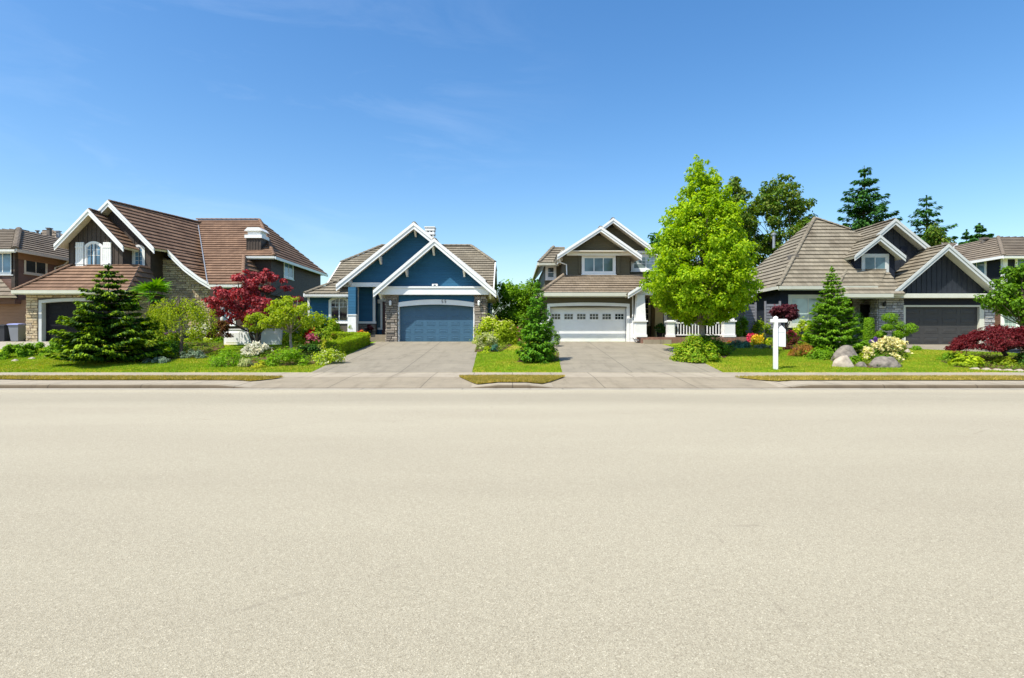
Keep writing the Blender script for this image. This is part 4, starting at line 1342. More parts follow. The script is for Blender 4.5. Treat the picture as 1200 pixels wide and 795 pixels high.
def tapered(parent, xc, yc, z0, z1, z2, w0, w1, name='porch_column'):
    mb = MB()
    mb.box(xc - w0 / 2, xc + w0 / 2, yc - w0 / 2, yc + w0 / 2, z0, z1)
    mb.box(xc - w0 / 2 - .07, xc + w0 / 2 + .07, yc - w0 / 2 - .07, yc + w0 / 2 + .07, z1, z1 + .09)
    mb.box(xc - w0 / 2 - .04, xc + w0 / 2 + .04, yc - w0 / 2 - .04, yc + w0 / 2 + .04, z0, z0 + .14)
    a, b = w1 / 2, w1 / 2 * .8
    zb_ = z1 + .09
    for p, q in (((-1, -1), (1, -1)), ((1, -1), (1, 1)), ((1, 1), (-1, 1)), ((-1, 1), (-1, -1))):
        mb.face([(xc + p[0] * a, yc + p[1] * a, zb_), (xc + q[0] * a, yc + q[1] * a, zb_), (xc + q[0] * b, yc + q[1] * b, z2), (xc + p[0] * b, yc + p[1] * b, z2)])
    if z2 - zb_ < .4: mb.face([(xc - b, yc - b, z2), (xc + b, yc - b, z2), (xc + b, yc + b, z2), (xc - b, yc + b, z2)])
    return mb.build(name, MT['white'], parent)


zc = hz(346, yp)
tapered(H4, hx(750, yp), yp, pz, hz(377.5, yp), zc, .66, .60)
tapered(H4, hx(853, yp), yp, pz, hz(377.5, yp), zc, .66, .60)
tapered(H4, hx(785.5, yp), yp, pz, hz(378, yp), hz(375.5, yp), .42, .40, 'newel_post')
rb, rt = pz + .10, hz(378, yp)
part_box(H4, 'railing', 'white', (hx(789, yp), hx(847, yp), yp - .05, yp + .05, rt - .07, rt), (hx(789, yp), hx(847, yp), yp - .04, yp + .04, rb, rb + .07))
n = 17
for k in range(n):
    x = hx(791, yp) + (hx(846, yp) - hx(791, yp)) * k / (n - 1)
    part_box(H4, 'baluster', 'white', (x - .026, x + .026, yp - .026, yp + .026, rb + .071, rt - .071))
yd = 38.6
part_box(H4, 'wall', 'taupe_siding', (gb + .3, hx(772, yd), yd, yd + .2, FL, 4.7))
part_box(H4, 'wall', 'ochre_wall', (hx(768, 37.5), hx(777, 37.5), 37.5, 39, pz, 4.6))
part_box(H4, 'wall', 'taupe_siding', (hx(777, 37.5) + .003, pe, 37.5, 39.5, FL, 4.7))
dr = part_box(H4, 'front_door', 'wood_dark', (hx(761.5, yd), hx(770, yd), yd - .06, yd + .02, pz, hz(348, yd)))
part_box(dr, 'door_handle', 'bronze', (hx(762.5, yd), hx(763, yd), yd - .12, yd - .06, 2.7, 3.0))
window(H4, (hx(757.3, yd), yd - .02, hz(365, yd)), .40, 1.85, cols=1, rows=5, trim=.08, glass='glass', fr='cream', sill=False)
window(H4, (hx(786, 37.5), 37.5, hz(366, 37.5)), .62, 1.5, cols=1, rows=2, trim=.14)
window(H4, (hx(822, 37.5), 37.5, hz(366, 37.5)), 1.3, 1.4, cols=2, rows=2, trim=.14)
part_box(H4, 'rear_wall', 'taupe_siding', (gb + 4.05, pe - .5, 39.6, 50, FL, 6.2))

# ================================================================== charcoal house
H5 = thing('charcoal_house', 'charcoal house with broad tan hipped roof, dormer and dark garage door', 'house', (24.0, 39.0, 1.24))
F5 = 1.24
FLc = (17.1, 36.5, 4.97); A5 = (22.07, 41.5, 10.4); R5 = (24.1, 40.5, 9.35)
sl5 = 5.43 / 5.0
pz5 = lambda Y: 4.97 + sl5 * (Y - 36.5)
mb = MB()
A5 = (22.07, 41.5, pz5(41.5)); R5 = (24.1, 40.55, pz5(40.55))
roof_plane(mb, [FLc, (23.6, 36.5, 4.97), (26.2, 39.0, pz5(39.0)), R5, A5])
roof_plane(mb, [FLc, A5, (17.1, 46.5, 4.97)])
roof_plane(mb, [A5, (17.1, 46.5, 4.97), (32.5, 48.5, 4.97), (27.5, 46.0, 10.0)])
roof_plane(mb, [A5, R5, (27.5, 46.0, 10.0)])
hip_caps(mb, (FLc[0], FLc[1], FLc[2] + .05), (A5[0], A5[1], A5[2] + .05))
hip_caps(mb, (R5[0], R5[1], R5[2] + .05), (A5[0], A5[1], A5[2] + .05))
rf = mb.build('roof', [TAN, MT['sage_trim']], H5)
gutter(H5, 17.1, 23.4, 36.5, 4.97 - .18, 'sage_trim', h=.2); side_gutter(H5, 17.1, 36.5, 46.5, 4.85, -1, 'sage_trim')
# plumbing vent
yv = 38.4; vx = hx(907, yv)
mb = MB(); yv = 45.2; vx = hx(907, yv); mb.tube([(vx, yv, hz(291, yv)), (vx, yv, hz(275, yv))], .10, 10); mb.lathe((vx, yv, hz(275, yv)), [(0, .16), (.18, .08), (.18, -.03), (0, -.03)], 10)
mb.build('vent_pipe', MT['grey_metal'], rf)
mb = MB(); mb.box(hx(924, 39), hx(931, 39), 38.4, 39.1, pz5(38.4) - .1, pz5(38.55) + .12); mb.build('roof_vent', MT['bronze'], rf)
# rear dormer gable E (its ridge runs back) and front dormer gable F
yr = 38.0
ex, ez = hx(1049, yr), hz(257.5, yr)
elx, elz = hx(1001, yr), hz(298.5, yr)
erx, erz = hx(1091, yr), hz(292, yr)
gable_roof(H5, TAN, ex, ez, elx, elz, erx, erz, yr, 44.5, h=.34, soffit='sage_trim', trim='grey_trim')
yw = 38.6
se = (ez - elz) / (ex - elx)
mb = MB(); te = lambda x: ez - .24 - se * abs(x - ex)
mb.prism([(elx + .5, 6.0), (erx - .3, 6.0), (erx - .3, te(erx - .3)), (ex, te(ex)), (elx + .5, te(elx + .5))], yw, 44)
battens(mb, elx + .6, erx - .4, yw, 6.2, lambda x: te(x) - .02, .40)
mb.build('wall', MT['dark_board'], H5)
part_box(H5, 'gable_vent', 'dark_siding', (hx(1055, yw), hx(1063, yw), yw - .06, yw - .005, hz(296, yw), hz(289, yw)))
yr = 37.1
fx, fz = hx(1031, yr), hz(277, yr)
flx, flz = hx(1001.5, yr), hz(300.5, yr)
frx, frz = hx(1061, yr), hz(301.5, yr)
gable_roof(H5, TAN, fx, fz, flx, flz, frx, frz, yr, 42, h=.30, soffit='sage_trim', trim='grey_trim')
yf = 37.6; sf = (fz - flz) / (fx - flx); tf = lambda x: fz - .22 - sf * abs(x - fx)
mb = MB(); mb.prism([(flx + .35, 5.6), (frx - .35, 5.6), (frx - .35, tf(frx - .35)), (fx, tf(fx)), (flx + .35, tf(flx + .35))], yf, 41); mb.build('wall', MT['dark_siding'], H5)
window(H5, (hx(1025.5, yf), yf, hz(310, yf)), 1.42, 1.0, cols=2, glass='glass_teal', trim=.19, fr='grey_trim')
# entry skirt roof
ya = 35.9; zea = hz(345, ya)
xa_ = hx(977, ya); xb_ = hx(1046, ya)
yt = 37.8; ztp = hz(316, yt)
mb = MB()
roof_plane(mb, [(xa_, ya, zea), (xb_ + .8, ya, zea), (xb_ + .9, yt, ztp), (hx(992, yt), yt, ztp)])
roof_plane(mb, [(xa_, ya, zea), (hx(992, yt), yt, ztp), (hx(992, yt), 39, ztp), (xa_, 39, zea)])
hip_caps(mb, (xa_, ya, zea + .05), (hx(992, yt), yt, ztp + .05))
mb.build('roof', [TAN, MT['sage_trim']], H5)
gutter(H5, xa_, xb_, ya, zea - .2, 'sage_trim', h=.22)
# garage gable
yr = 36.2; ygd = 36.9
gx_, gz_ = hx(1111, yr), hz(287.5, yr)
glx, glz = hx(1046, yr), hz(344, yr)
sg = (gz_ - glz) / (gx_ - glx)
grx = gx_ + (gx_ - glx) * 1.0; grz = glz
gable_roof(H5, TAN, gx_, gz_, glx, glz, grx, grz, yr, 44, h=.34, soffit='sage_trim', trim='grey_trim')
tg = lambda x: gz_ - .24 - sg * abs(x - gx_)
zb = hz(344.5, ygd); hw = (gz_ - .24 - zb) / sg
mb = MB(); mb.prism([(gx_ - hw, zb), (gx_ + hw, zb), (gx_, gz_ - .24)], ygd, ygd + .3)
battens(mb, gx_ - hw + .1, gx_ + hw - .1, ygd, zb, lambda x: tg(x) - .02, .32)
mb.build('gable_wall', MT['dark_board'], H5)
part_box(H5, 'gable_ledge', 'sage_trim', (glx + .1, grx - .4, ygd - .62, ygd + .01, hz(350, ygd), hz(345, ygd)))
d0, d1 = hx(1061, ygd), hx(1147.5, ygd)
ztd = hz(360, ygd)
part_box(H5, 'wall', 'dark_siding', (hx(1058, ygd), hx(1153, ygd), ygd, ygd + .3, ztd, hz(349.5, ygd)), (hx(1034, ygd), hx(1058, ygd), ygd + .2, ygd + .5, F5, 4.8), (hx(1153, ygd), hx(1170, ygd), ygd + .35, 46, F5, 5.0))
garage_door(H5, d0, d1, F5 + .02, ztd, ygd + .14, MT['dark_door'], 4, 4)
part_box(H5, 'door_trim', 'sage_trim', (d0 - .13, d0, ygd - .05, ygd + .3, F5, ztd))
part_box(H5, 'door_trim', 'sage_trim', (d1, hx(1153, ygd), ygd - .05, ygd + .3, F5, ztd))
part_box(H5, 'door_trim', 'sage_trim', (d0 - .14, hx(1153, ygd) + .01, ygd - .06, ygd + .005, ztd + .002, ztd + .12))
stone_block(H5, hx(1153, ygd) + .012, hx(1165, ygd), ygd - .03, ygd + .6, F5, hz(349, ygd), MT['stone_blue'], 61)
stone_block(H5, hx(1029, ygd), d0 - .14, ygd - .03, ygd + .8, F5, 4.55, MT['stone_blue'], 71, 'stone_wall')
stone_block(H5, hx(999, 38.6), hx(1034, 38.6), 38.6, 39.0, F5, 4.7, MT['stone_blue'], 81, 'stone_wall', sides=False)
lantern(H5, hx(1034, ygd), ygd - .12, hz(357, ygd), 'black_iron')
# left body of the house
yb = 37.2
wl = hx(911.5, yb); wl = 17.55
part_box(H5, 'wall', 'dark_siding', (wl, hx(986, yb), yb, 46, F5, 4.9), (hx(986, yb), hx(1000, yb) + 1, 38.9, 46, F5, 5.0), (22, 31, 39.6, 46, F5, 6.2))
window(H5, (hx(947, yb), yb, hz(364.5, yb)), 2.2, 1.72, cols=2, glass='glass_pale', trim=.2, fr='sage_trim')
part_box(H5, 'corner_board', 'sage_trim', (hx(985, yb) - .1, hx(985, yb) + .1, yb - .04, yb + .1, F5, 4.8))
window(H5, (hx(978.5, yb), yb, hz(366, yb)), .36, 1.6, cols=1, glass='glass_teal', trim=.12, fr='sage_trim')
part_box(H5, 'step', 'walk', (hx(1000, 37), hx(1028, 37), 36.2, 37.2, F5 - .1, F5 + .14))
part_box(H5, 'step', 'walk', (hx(1000, 37), hx(1028, 37), 36.55, 38.6, F5 + .141, F5 + .30))
part_box(H5, 'front_door', 'black_door', (hx(1007, 38.6), hx(1020, 38.6), 38.4, 38.5, F5 + .3, 3.9))
# privacy screens of grey slats by the side of the house
for (pa, pb, y_, zt_, gr) in ((896, 915, 36.2, 354, 'grey slat privacy screen standing by the purple leaved shrub'), (872, 886.5, 37.0, 355.5, 'grey slat privacy screen partly behind the bright green tree')):
    xa_, xb_ = hx(pa, y_), hx(pb, y_)
    S = thing('privacy_screen', gr, 'screen', ((xa_ + xb_) / 2, y_, terrain(xa_, y_)), 'grey slat privacy screens')
    z1 = hz(zt_, y_); z0 = terrain(xa_, y_)
    for x in (xa_ + .05, xb_ - .05): part_box(S, 'post', 'lattice', (x - .05, x + .05, y_ - .05, y_ + .05, z0, z1 + .05))
    mb = MB(); k = 0
    while z0 + .1 + k * .19 < z1 - .1:
        mb.box(xa_ + .101, xb_ - .101, y_ - .02, y_ + .02, z0 + .1 + k * .19, z0 + .1 + k * .19 + .15); k += 1
    mb.build('slat_panel', MT['lattice'], S)

# ================================================================== far right house
H6 = thing('hipped_house', 'hip roofed house with white window trim beyond the charcoal garage', 'house', (40.0, 46.0, 1.24))
Y6 = 42.0; X6 = hx(1176.5, Y6); Z6 = hz(300, Y6)
ap = (X6 + 3.6, 46.5, hz(277.5, 46.5))
ap = (hx(1170, 46.2), 46.2, hz(278, 46.2))
sx = (ap[2] - Z6)
mb = MB()
rl6 = (hx(1119, 52), 52.0, hz(278.5, 52.0))
roof_plane(mb, [(X6, Y6, Z6), (X6 + 14, Y6, Z6), (X6 + 12, 46.2, ap[2]), ap])
roof_plane(mb, [(X6, Y6, Z6), ap, (ap[0], 56, ap[2]), (X6, 60, Z6)])
roof_plane(mb, [ap, (X6 + 12, 46.2, ap[2]), (X6 + 12, 56, ap[2] - .2), (ap[0], 56, ap[2])])
hip_caps(mb, (X6, Y6, Z6 + .05), (ap[0], ap[1], ap[2] + .05))
# lower left shoulder of the roof
Zs = hz(306, 46.5); Xs = hx(1092, 47)
roof_plane(mb, [(Xs - 1, 46.5, Zs - .8), (X6 + .6, 46.5, Zs + .4), (ap[0] - 1.0, 51, ap[2] + .35), (hx(1122, 51), 51, ap[2] + .3)])
roof_plane(mb, [(Xs - 1, 46.5, Zs - .8), (hx(1122, 51), 51, ap[2] + .3), (hx(1122, 58), 58, ap[2] + .3), (Xs - 1, 60, Zs - .8)])
rf = mb.build('roof', [GRY, MT['white']], H6)
mb = MB(); mb.tube([(hx(1153, 47), 47.0, hz(285, 47)), (hx(1153, 47), 47.0, hz(279.5, 47))], .14, 8); mb.box(hx(1151, 47), hx(1157, 47), 46.8, 47.3, hz(281, 47), hz(278.5, 47))
mb.build('roof_vent', MT['bronze'], rf)
gutter(H6, X6 - .05, X6 + 14, Y6, Z6 - .18); side_gutter(H6, X6, Y6, 60, Z6 - .12, -1)
part_box(H6, 'wall', 'dark_siding', (X6 + .5, X6 + 13, Y6 + .6, 58, 4.4, Z6 - .08))
part_box(H6, 'wall', 'brick_siding', (hx(1160, 43.5), X6 + 13, 43.3, 58, 1.2, 4.4))
part_box(H6, 'wall', 'dark_siding', (hx(1128, 47.2), X6 + .6, 47.2, 58, 1.2, Zs - .1))
part_box(H6, 'corner_board', 'white', (X6 + .42, X6 + .75, Y6 + .52, Y6 + .75, 5.3, Z6 - .1))
part_box(H6, 'belt_board', 'white', (X6 + .42, X6 + 13, Y6 + .50, Y6 + .62, 5.05, 5.3))
part_box(H6, 'belt_board', 'white', (X6 + .40, X6 + .52, Y6 + .75, 58, 5.05, 5.3))
window(H6, (X6 + .5, 45.4, hz(316, 45.4)), 2.3, 1.35, 'left', cols=3, trim=.16, glass='glass_sky')
window(H6, (X6 + 2.2, Y6 + .6, hz(312, Y6)), 1.4, 1.3, cols=2, trim=.16, glass='glass_teal')
window(H6, (hx(1184, 43.3), 43.3, hz(377, 43.3)), .98, 1.0, cols=1, trim=.24, grid=(3, 3, 0), glass='glass_pale')

# ================================================================== far left house
H1 = thing('tan_house', 'tan and brown two storey house with grey tile roof beside the wheelie bins', 'house', (-38.0, 44.0, FL))
Y1 = 38.0; X1 = hx(17.5, Y1); Z1 = hz(292, Y1)
mb = MB()
ap = (hx(22, 42.2), 42.2, hz(269, 42.2))
# side slope that faces right, and front slope
roof_plane(mb, [(X1, Y1, Z1), ap, (ap[0] + .1, 52, ap[2]), (X1, 56, Z1)])
roof_plane(mb, [(X1, Y1, Z1), ap, (X1 - 12, 42.2, ap[2]), (X1 - 16, Y1, Z1)])
roof_plane(mb, [ap, (X1 - 12, 42.2, ap[2]), (X1 - 12, 52, ap[2] - .1), (ap[0] + .1, 52, ap[2])])
hip_caps(mb, (X1, Y1, Z1 + .05), (ap[0], ap[1], ap[2] + .05), w=.2)
# rear part, a little taller
roof_plane(mb, [(X1 + 1.3, 47, Z1 + .2), (hx(58, 51), 51, hz(270, 51)), (hx(50, 51), 51, hz(270, 51)), (hx(25, 47), 47, Z1 + .2)])
roof_plane(mb, [(X1 + 1.3, 47, Z1 + .2), (hx(58, 51), 51, hz(270, 51)), (hx(62, 56), 56, hz(274, 56)), (X1 + 1.3, 58, Z1 + .2)])
hip_caps(mb, (X1 + 1.3, 47, Z1 + .25), (hx(58, 51), 51, hz(269.6, 51)), w=.14)
rf = mb.build('roof', [GRY, MT['cream']], H1)
gutter(H1, X1 - 16, X1 + .05, Y1, Z1 - .18); side_gutter(H1, X1, Y1, 56, Z1 - .12, 1, 'cream')
for px, py, Yv, w in ((56, 272.5, 48.5, .26), (43, 275.5, 46.5, .12), (67, 276, 49, .22)):
    mb = MB(); mb.box(hx(px, Yv) - w / 2, hx(px, Yv) + w / 2, Yv, Yv + w, hz(py + 5, Yv) - .3, hz(py - 4.5, Yv)); mb.box(hx(px, Yv) - w / 2 - .06, hx(px, Yv) + w / 2 + .06, Yv - .06, Yv + w + .06, hz(py - 4.5, Yv), hz(py - 5.5, Yv))
    mb.build('roof_vent', MT['bronze' if px < 60 else 'grey_metal'], rf)
xw = X1 - .55; yw = Y1 + .6
part_box(H1, 'wall', 'mauve_siding', (xw - 15, xw, yw, 55, 4.0, Z1 - .08))
part_box(H1, 'wall', 'tan_siding', (xw - 15, xw + .9, yw + .5, 55, FL, 4.3))
part_box(H1, 'frieze', 'tan_siding', (xw, xw + .06, yw + .2, 55, Z1 - .55, Z1 - .09))
part_box(H1, 'corner_board', 'brown_board', (xw - .2, xw + .05, yw - .05, yw + .22, 4.3, Z1 - .1))
window(H1, (xw, 40.3, hz(311, 40.3)), 1.75, 1.2, 'right', cols=2, trim=.09, fr='cream', glass='glass')
window(H1, (hx(3, yw), yw, hz(308.5, yw)), 1.2, 1.35, cols=2, trim=.12, glass='glass_sky')
downspout(H1, [(X1 + .06, 42.6, Z1 - .1), (xw + .35, 42.4, Z1 - .5), (xw + .08, 41.9, Z1 - .75), (xw + .08, 41.9, 4.4)], 'cream', .06)
mb = MB(); roof_plane(mb, [(hx(18, 37.4), 37.4, hz(347, 37.4)), (hx(-4, 38.7), 38.7, hz(322, 38.7)), (hx(-60, 38.7), 38.7, hz(322, 38.7)), (hx(-60, 37.4), 37.4, hz(347, 37.4))])
mb.build('roof', [GRY, MT['cream']], H1)
# ------------------------------------------------------------------ foliage
def unit(n, rng=RNG):
    v = rng.normal(size=(n, 3)); return v / np.linalg.norm(v, axis=1, keepdims=True)


def norm(v): return v / np.maximum(np.linalg.norm(v, axis=1, keepdims=True), 1e-9)


def leaf_quads(pos, nrm, L, wfrac=0.6, tang=None, fold=0.15):
    """kite shaped leaves: n x 4 vertices"""
    n = len(pos)
    if tang is None: tang = unit(n)
    t = norm(tang - nrm * np.sum(tang * nrm, 1, keepdims=True))
    b = np.cross(nrm, t)
    L = np.asarray(L).reshape(-1, 1) * np.ones((n, 1))
    a = pos - t * L * .5
    c = pos + t * L * .5 - nrm * L * fold
    m = pos - t * L * .05 + nrm * L * fold * .4
    return np.stack([a, m + b * L * wfrac * .5, c, m - b * L * wfrac * .5], 1).reshape(-1, 3)


LM = {
    'bright': leaf_mat('bright maple leaf', [(0.14, 0.265, 0.008), (0.225, 0.37, 0.010), (0.32, 0.46, 0.014), (0.44, 0.55, 0.025)], 0.42),
    'green': leaf_mat('mid green leaf', [(0.065, 0.155, 0.010), (0.11, 0.23, 0.013), (0.17, 0.30, 0.018)], 0.35),
    'fresh': leaf_mat('fresh green leaf', [(0.11, 0.24, 0.010), (0.175, 0.335, 0.013), (0.25, 0.41, 0.02)], 0.38),
    'lime': leaf_mat('yellow green leaf', [(0.23, 0.33, 0.012), (0.33, 0.43, 0.016), (0.45, 0.52, 0.03)], 0.4),
    'lime2': leaf_mat('soft yellow green leaf', [(0.185, 0.28, 0.012), (0.28, 0.37, 0.016), (0.40, 0.44, 0.04)], 0.4),
    'yellow': leaf_mat('golden leaf', [(0.32, 0.36, 0.02), (0.45, 0.44, 0.03), (0.30, 0.38, 0.03)], 0.35),
    'dark': leaf_mat('dark green leaf', [(0.022, 0.075, 0.010), (0.042, 0.115, 0.013), (0.068, 0.16, 0.018)], 0.22),
    'spruce': leaf_mat('dark spruce needle', [(0.014, 0.045, 0.004), (0.028, 0.078, 0.005), (0.05, 0.115, 0.007)], 0.18),
    'spruce_tip': leaf_mat('young spruce needle', [(0.17, 0.29, 0.010), (0.26, 0.38, 0.014)], 0.25),
    'fir': leaf_mat('fir needle', [(0.075, 0.19, 0.012), (0.13, 0.27, 0.015), (0.19, 0.34, 0.02)], 0.25),
    'cedar': leaf_mat('cedar spray', [(0.055, 0.17, 0.012), (0.095, 0.24, 0.016), (0.14, 0.30, 0.02)], 0.25),
    'far': leaf_mat('far conifer needle', [(0.024, 0.088, 0.020), (0.045, 0.13, 0.024), (0.07, 0.18, 0.030)], 0.2),
    'far_oak': leaf_mat('far broadleaf', [(0.05, 0.115, 0.012), (0.085, 0.165, 0.016), (0.13, 0.21, 0.022), (0.17, 0.19, 0.03)], 0.25),
    'red': leaf_mat('red maple leaf', [(0.14, 0.024, 0.030), (0.28, 0.05, 0.058), (0.50, 0.12, 0.13)], 0.35),
    'redweep': leaf_mat('dark red maple leaf', [(0.075, 0.010, 0.013), (0.13, 0.018, 0.022), (0.20, 0.035, 0.038)], 0.3),
    'purple': leaf_mat('purple leaf', [(0.055, 0.012, 0.018), (0.10, 0.022, 0.032), (0.16, 0.04, 0.05)], 0.3),
    'russet': leaf_mat('russet leaf', [(0.10, 0.035, 0.014), (0.17, 0.06, 0.02), (0.10, 0.09, 0.02)], 0.3),
    'orange': leaf_mat('orange grass blade', [(0.27, 0.12, 0.025), (0.40, 0.19, 0.04), (0.30, 0.17, 0.05)], 0.3),
    'cream_leaf': leaf_mat('cream edged leaf', [(0.26, 0.34, 0.10), (0.44, 0.48, 0.20), (0.60, 0.58, 0.32)], 0.3),
    'blue': leaf_mat('blue green needle', [(0.055, 0.16, 0.105), (0.085, 0.215, 0.14), (0.12, 0.26, 0.17)], 0.25),
    'silver': leaf_mat('silvery leaf', [(0.14, 0.20, 0.14), (0.22, 0.28, 0.20), (0.12, 0.20, 0.10)], 0.25),
    'box': leaf_mat('hedge leaf', [(0.15, 0.27, 0.010), (0.24, 0.35, 0.012), (0.36, 0.44, 0.018)], 0.3),
    'palm': leaf_mat('palm frond', [(0.035, 0.11, 0.010), (0.09, 0.22, 0.015), (0.20, 0.34, 0.03)], 0.3),
    'f_white': leaf_mat('white petal', [(0.66, 0.64, 0.52), (0.78, 0.76, 0.68)], 0.3),
    'f_cream': leaf_mat('pale yellow petal', [(0.68, 0.62, 0.28), (0.78, 0.72, 0.42)], 0.3),
    'f_pink': leaf_mat('pink petal', [(0.55, 0.10, 0.18), (0.62, 0.22, 0.30)], 0.3),
    'f_mauve': leaf_mat('mauve petal', [(0.46, 0.24, 0.36), (0.60, 0.40, 0.50)], 0.3),
    'f_red': leaf_mat('red petal', [(0.48, 0.012, 0.015), (0.60, 0.03, 0.03)], 0.25),
    'f_magenta': leaf_mat('magenta petal', [(0.55, 0.035, 0.10), (0.68, 0.09, 0.16)], 0.25),
    'f_yellow': leaf_mat('yellow petal', [(0.70, 0.45, 0.02), (0.80, 0.58, 0.05)], 0.25),
    'f_orange': leaf_mat('orange petal', [(0.65, 0.18, 0.03), (0.72, 0.30, 0.05)], 0.25),
    'f_violet': leaf_mat('violet petal', [(0.18, 0.08, 0.42), (0.28, 0.14, 0.50)], 0.25),
}


def limb(mb, a, b, ra, rb, bend=0.12, n=6):
    a, b = Vector(a), Vector(b)
    L = (b - a).length
    off = Vector((random.uniform(-1, 1), random.uniform(-1, 1), random.uniform(-.2, .8))) * L * bend
    pts = [a.lerp(b, t) + off * (4 * t * (1 - t)) for t in [i / n for i in range(n + 1)]]
    mb.tube(pts, [ra + (rb - ra) * i / n for i in range(n + 1)], 7)


def broad_tree(name, label, cat, base, H, env, leafm, barkm, n_clump=90, clump=0.6, n_leaf=24000, leaf=0.16, trunk_r=0.13, flat=0.75, group=None, stems=1, wf=0.7, limbs=26, clear=None, lean=0.0, rng_seed=3, core=0.38, droop=0.0):
    """env: list of (height fraction, radius m[, radius y]) of the crown"""
    rng = np.random.default_rng(rng_seed); random.seed(rng_seed)
    base = Vector(base)
    T = thing(name, label, cat, base, group)
    hs = np.array([e[0] for e in env]) * H; rs = np.array([e[1] for e in env])
    h0, h1 = hs[0], hs[-1]
    g = np.linspace(h0, h1, 200); rg = np.interp(g, hs, rs)
    cdf = np.cumsum(rg ** 1.6 + .12); cdf /= cdf[-1]
    ch = np.interp(rng.uniform(0, 1, n_clump), cdf, g)
    ch = np.minimum(ch, h1 - clump * .45)
    R = np.interp(ch, hs, rs)
    ang = rng.uniform(0, 2 * np.pi, n_clump)
    rad = R * (core + (1 - core) * np.sqrt(rng.uniform(0, 1, n_clump))) * rng.uniform(.82, 1.08, n_clump)
    cs = clump * rng.uniform(.65, 1.25, n_clump) * np.clip(R / rs.max() + .35, .45, 1.1)
    rad = np.maximum(0, rad - cs * .55)
    cc = np.stack([base.x + rad * np.cos(ang) + lean * ch, base.y + rad * np.sin(ang), base.z + ch - droop * (rad / rs.max()) ** 2], 1)
    w = cs ** 2; pick = rng.choice(n_clump, n_leaf, p=w / w.sum())
    d = unit(n_leaf, rng)
    rr = rng.uniform(0.35, 1.0, n_leaf) ** .6
    p = cc[pick] + d * (cs[pick] * rr)[:, None] * np.array([1, 1, flat])
    # ragged outline: some leaves stray further out
    stray = rng.uniform(0, 1, n_leaf) < .10
    p[stray] += d[stray] * (cs[pick][stray] * rng.uniform(.05, .45, stray.sum()))[:, None]
    nr = norm(d * .7 + np.array([0, 0, .75]) + rng.normal(0, .45, (n_leaf, 3)))
    tang = d + np.array([0, 0, -.5]) + rng.normal(0, .5, (n_leaf, 3))
    V = leaf_quads(p, nr, leaf * rng.uniform(.65, 1.25, n_leaf), wf, tang)
    quads('crown', V, n_leaf, leafm, parent=T)
    mb = MB()
    zt = base.z + (clear if clear is not None else h0 * 1.2)
    top = Vector((base.x + lean * H * .8, base.y, base.z + h0 + (h1 - h0) * .72))
    for s in range(stems):
        o = Vector((rng.uniform(-.12, .12), rng.uniform(-.12, .12), 0)) * (stems > 1)
        a = base + o - Vector((0, 0, .08)); tp = top + o * 8
        n = 9
        pts = [a.lerp(tp, i / n) + Vector((math.sin(i * 1.3 + s) * .05, math.cos(i * 1.7 + s) * .05, 0)) for i in range(n + 1)]
        pts[0] = a
        mb.tube(pts, [trunk_r * (1.25 if i == 0 else 1) * (1 - .82 * i / n) for i in range(n + 1)], 9)
    order = rng.permutation(n_clump)[:limbs]
    for k in order:
        c = Vector(cc[k])
        f = rng.uniform(.25, .7)
        zz = base.z + max((clear if clear is not None else h0 * .9), (c.z - base.z) * f)
        tfr = (zz - base.z) / max(.1, (top.z - base.z))
        st = Vector((base.x, base.y, base.z)).lerp(top, min(1, max(0.05, tfr)))
        limb(mb, st, c, trunk_r * .38 * max(.3, (1 - tfr)), .012)
    mb.build('trunk', MT[barkm], T, smooth=True)
    return T


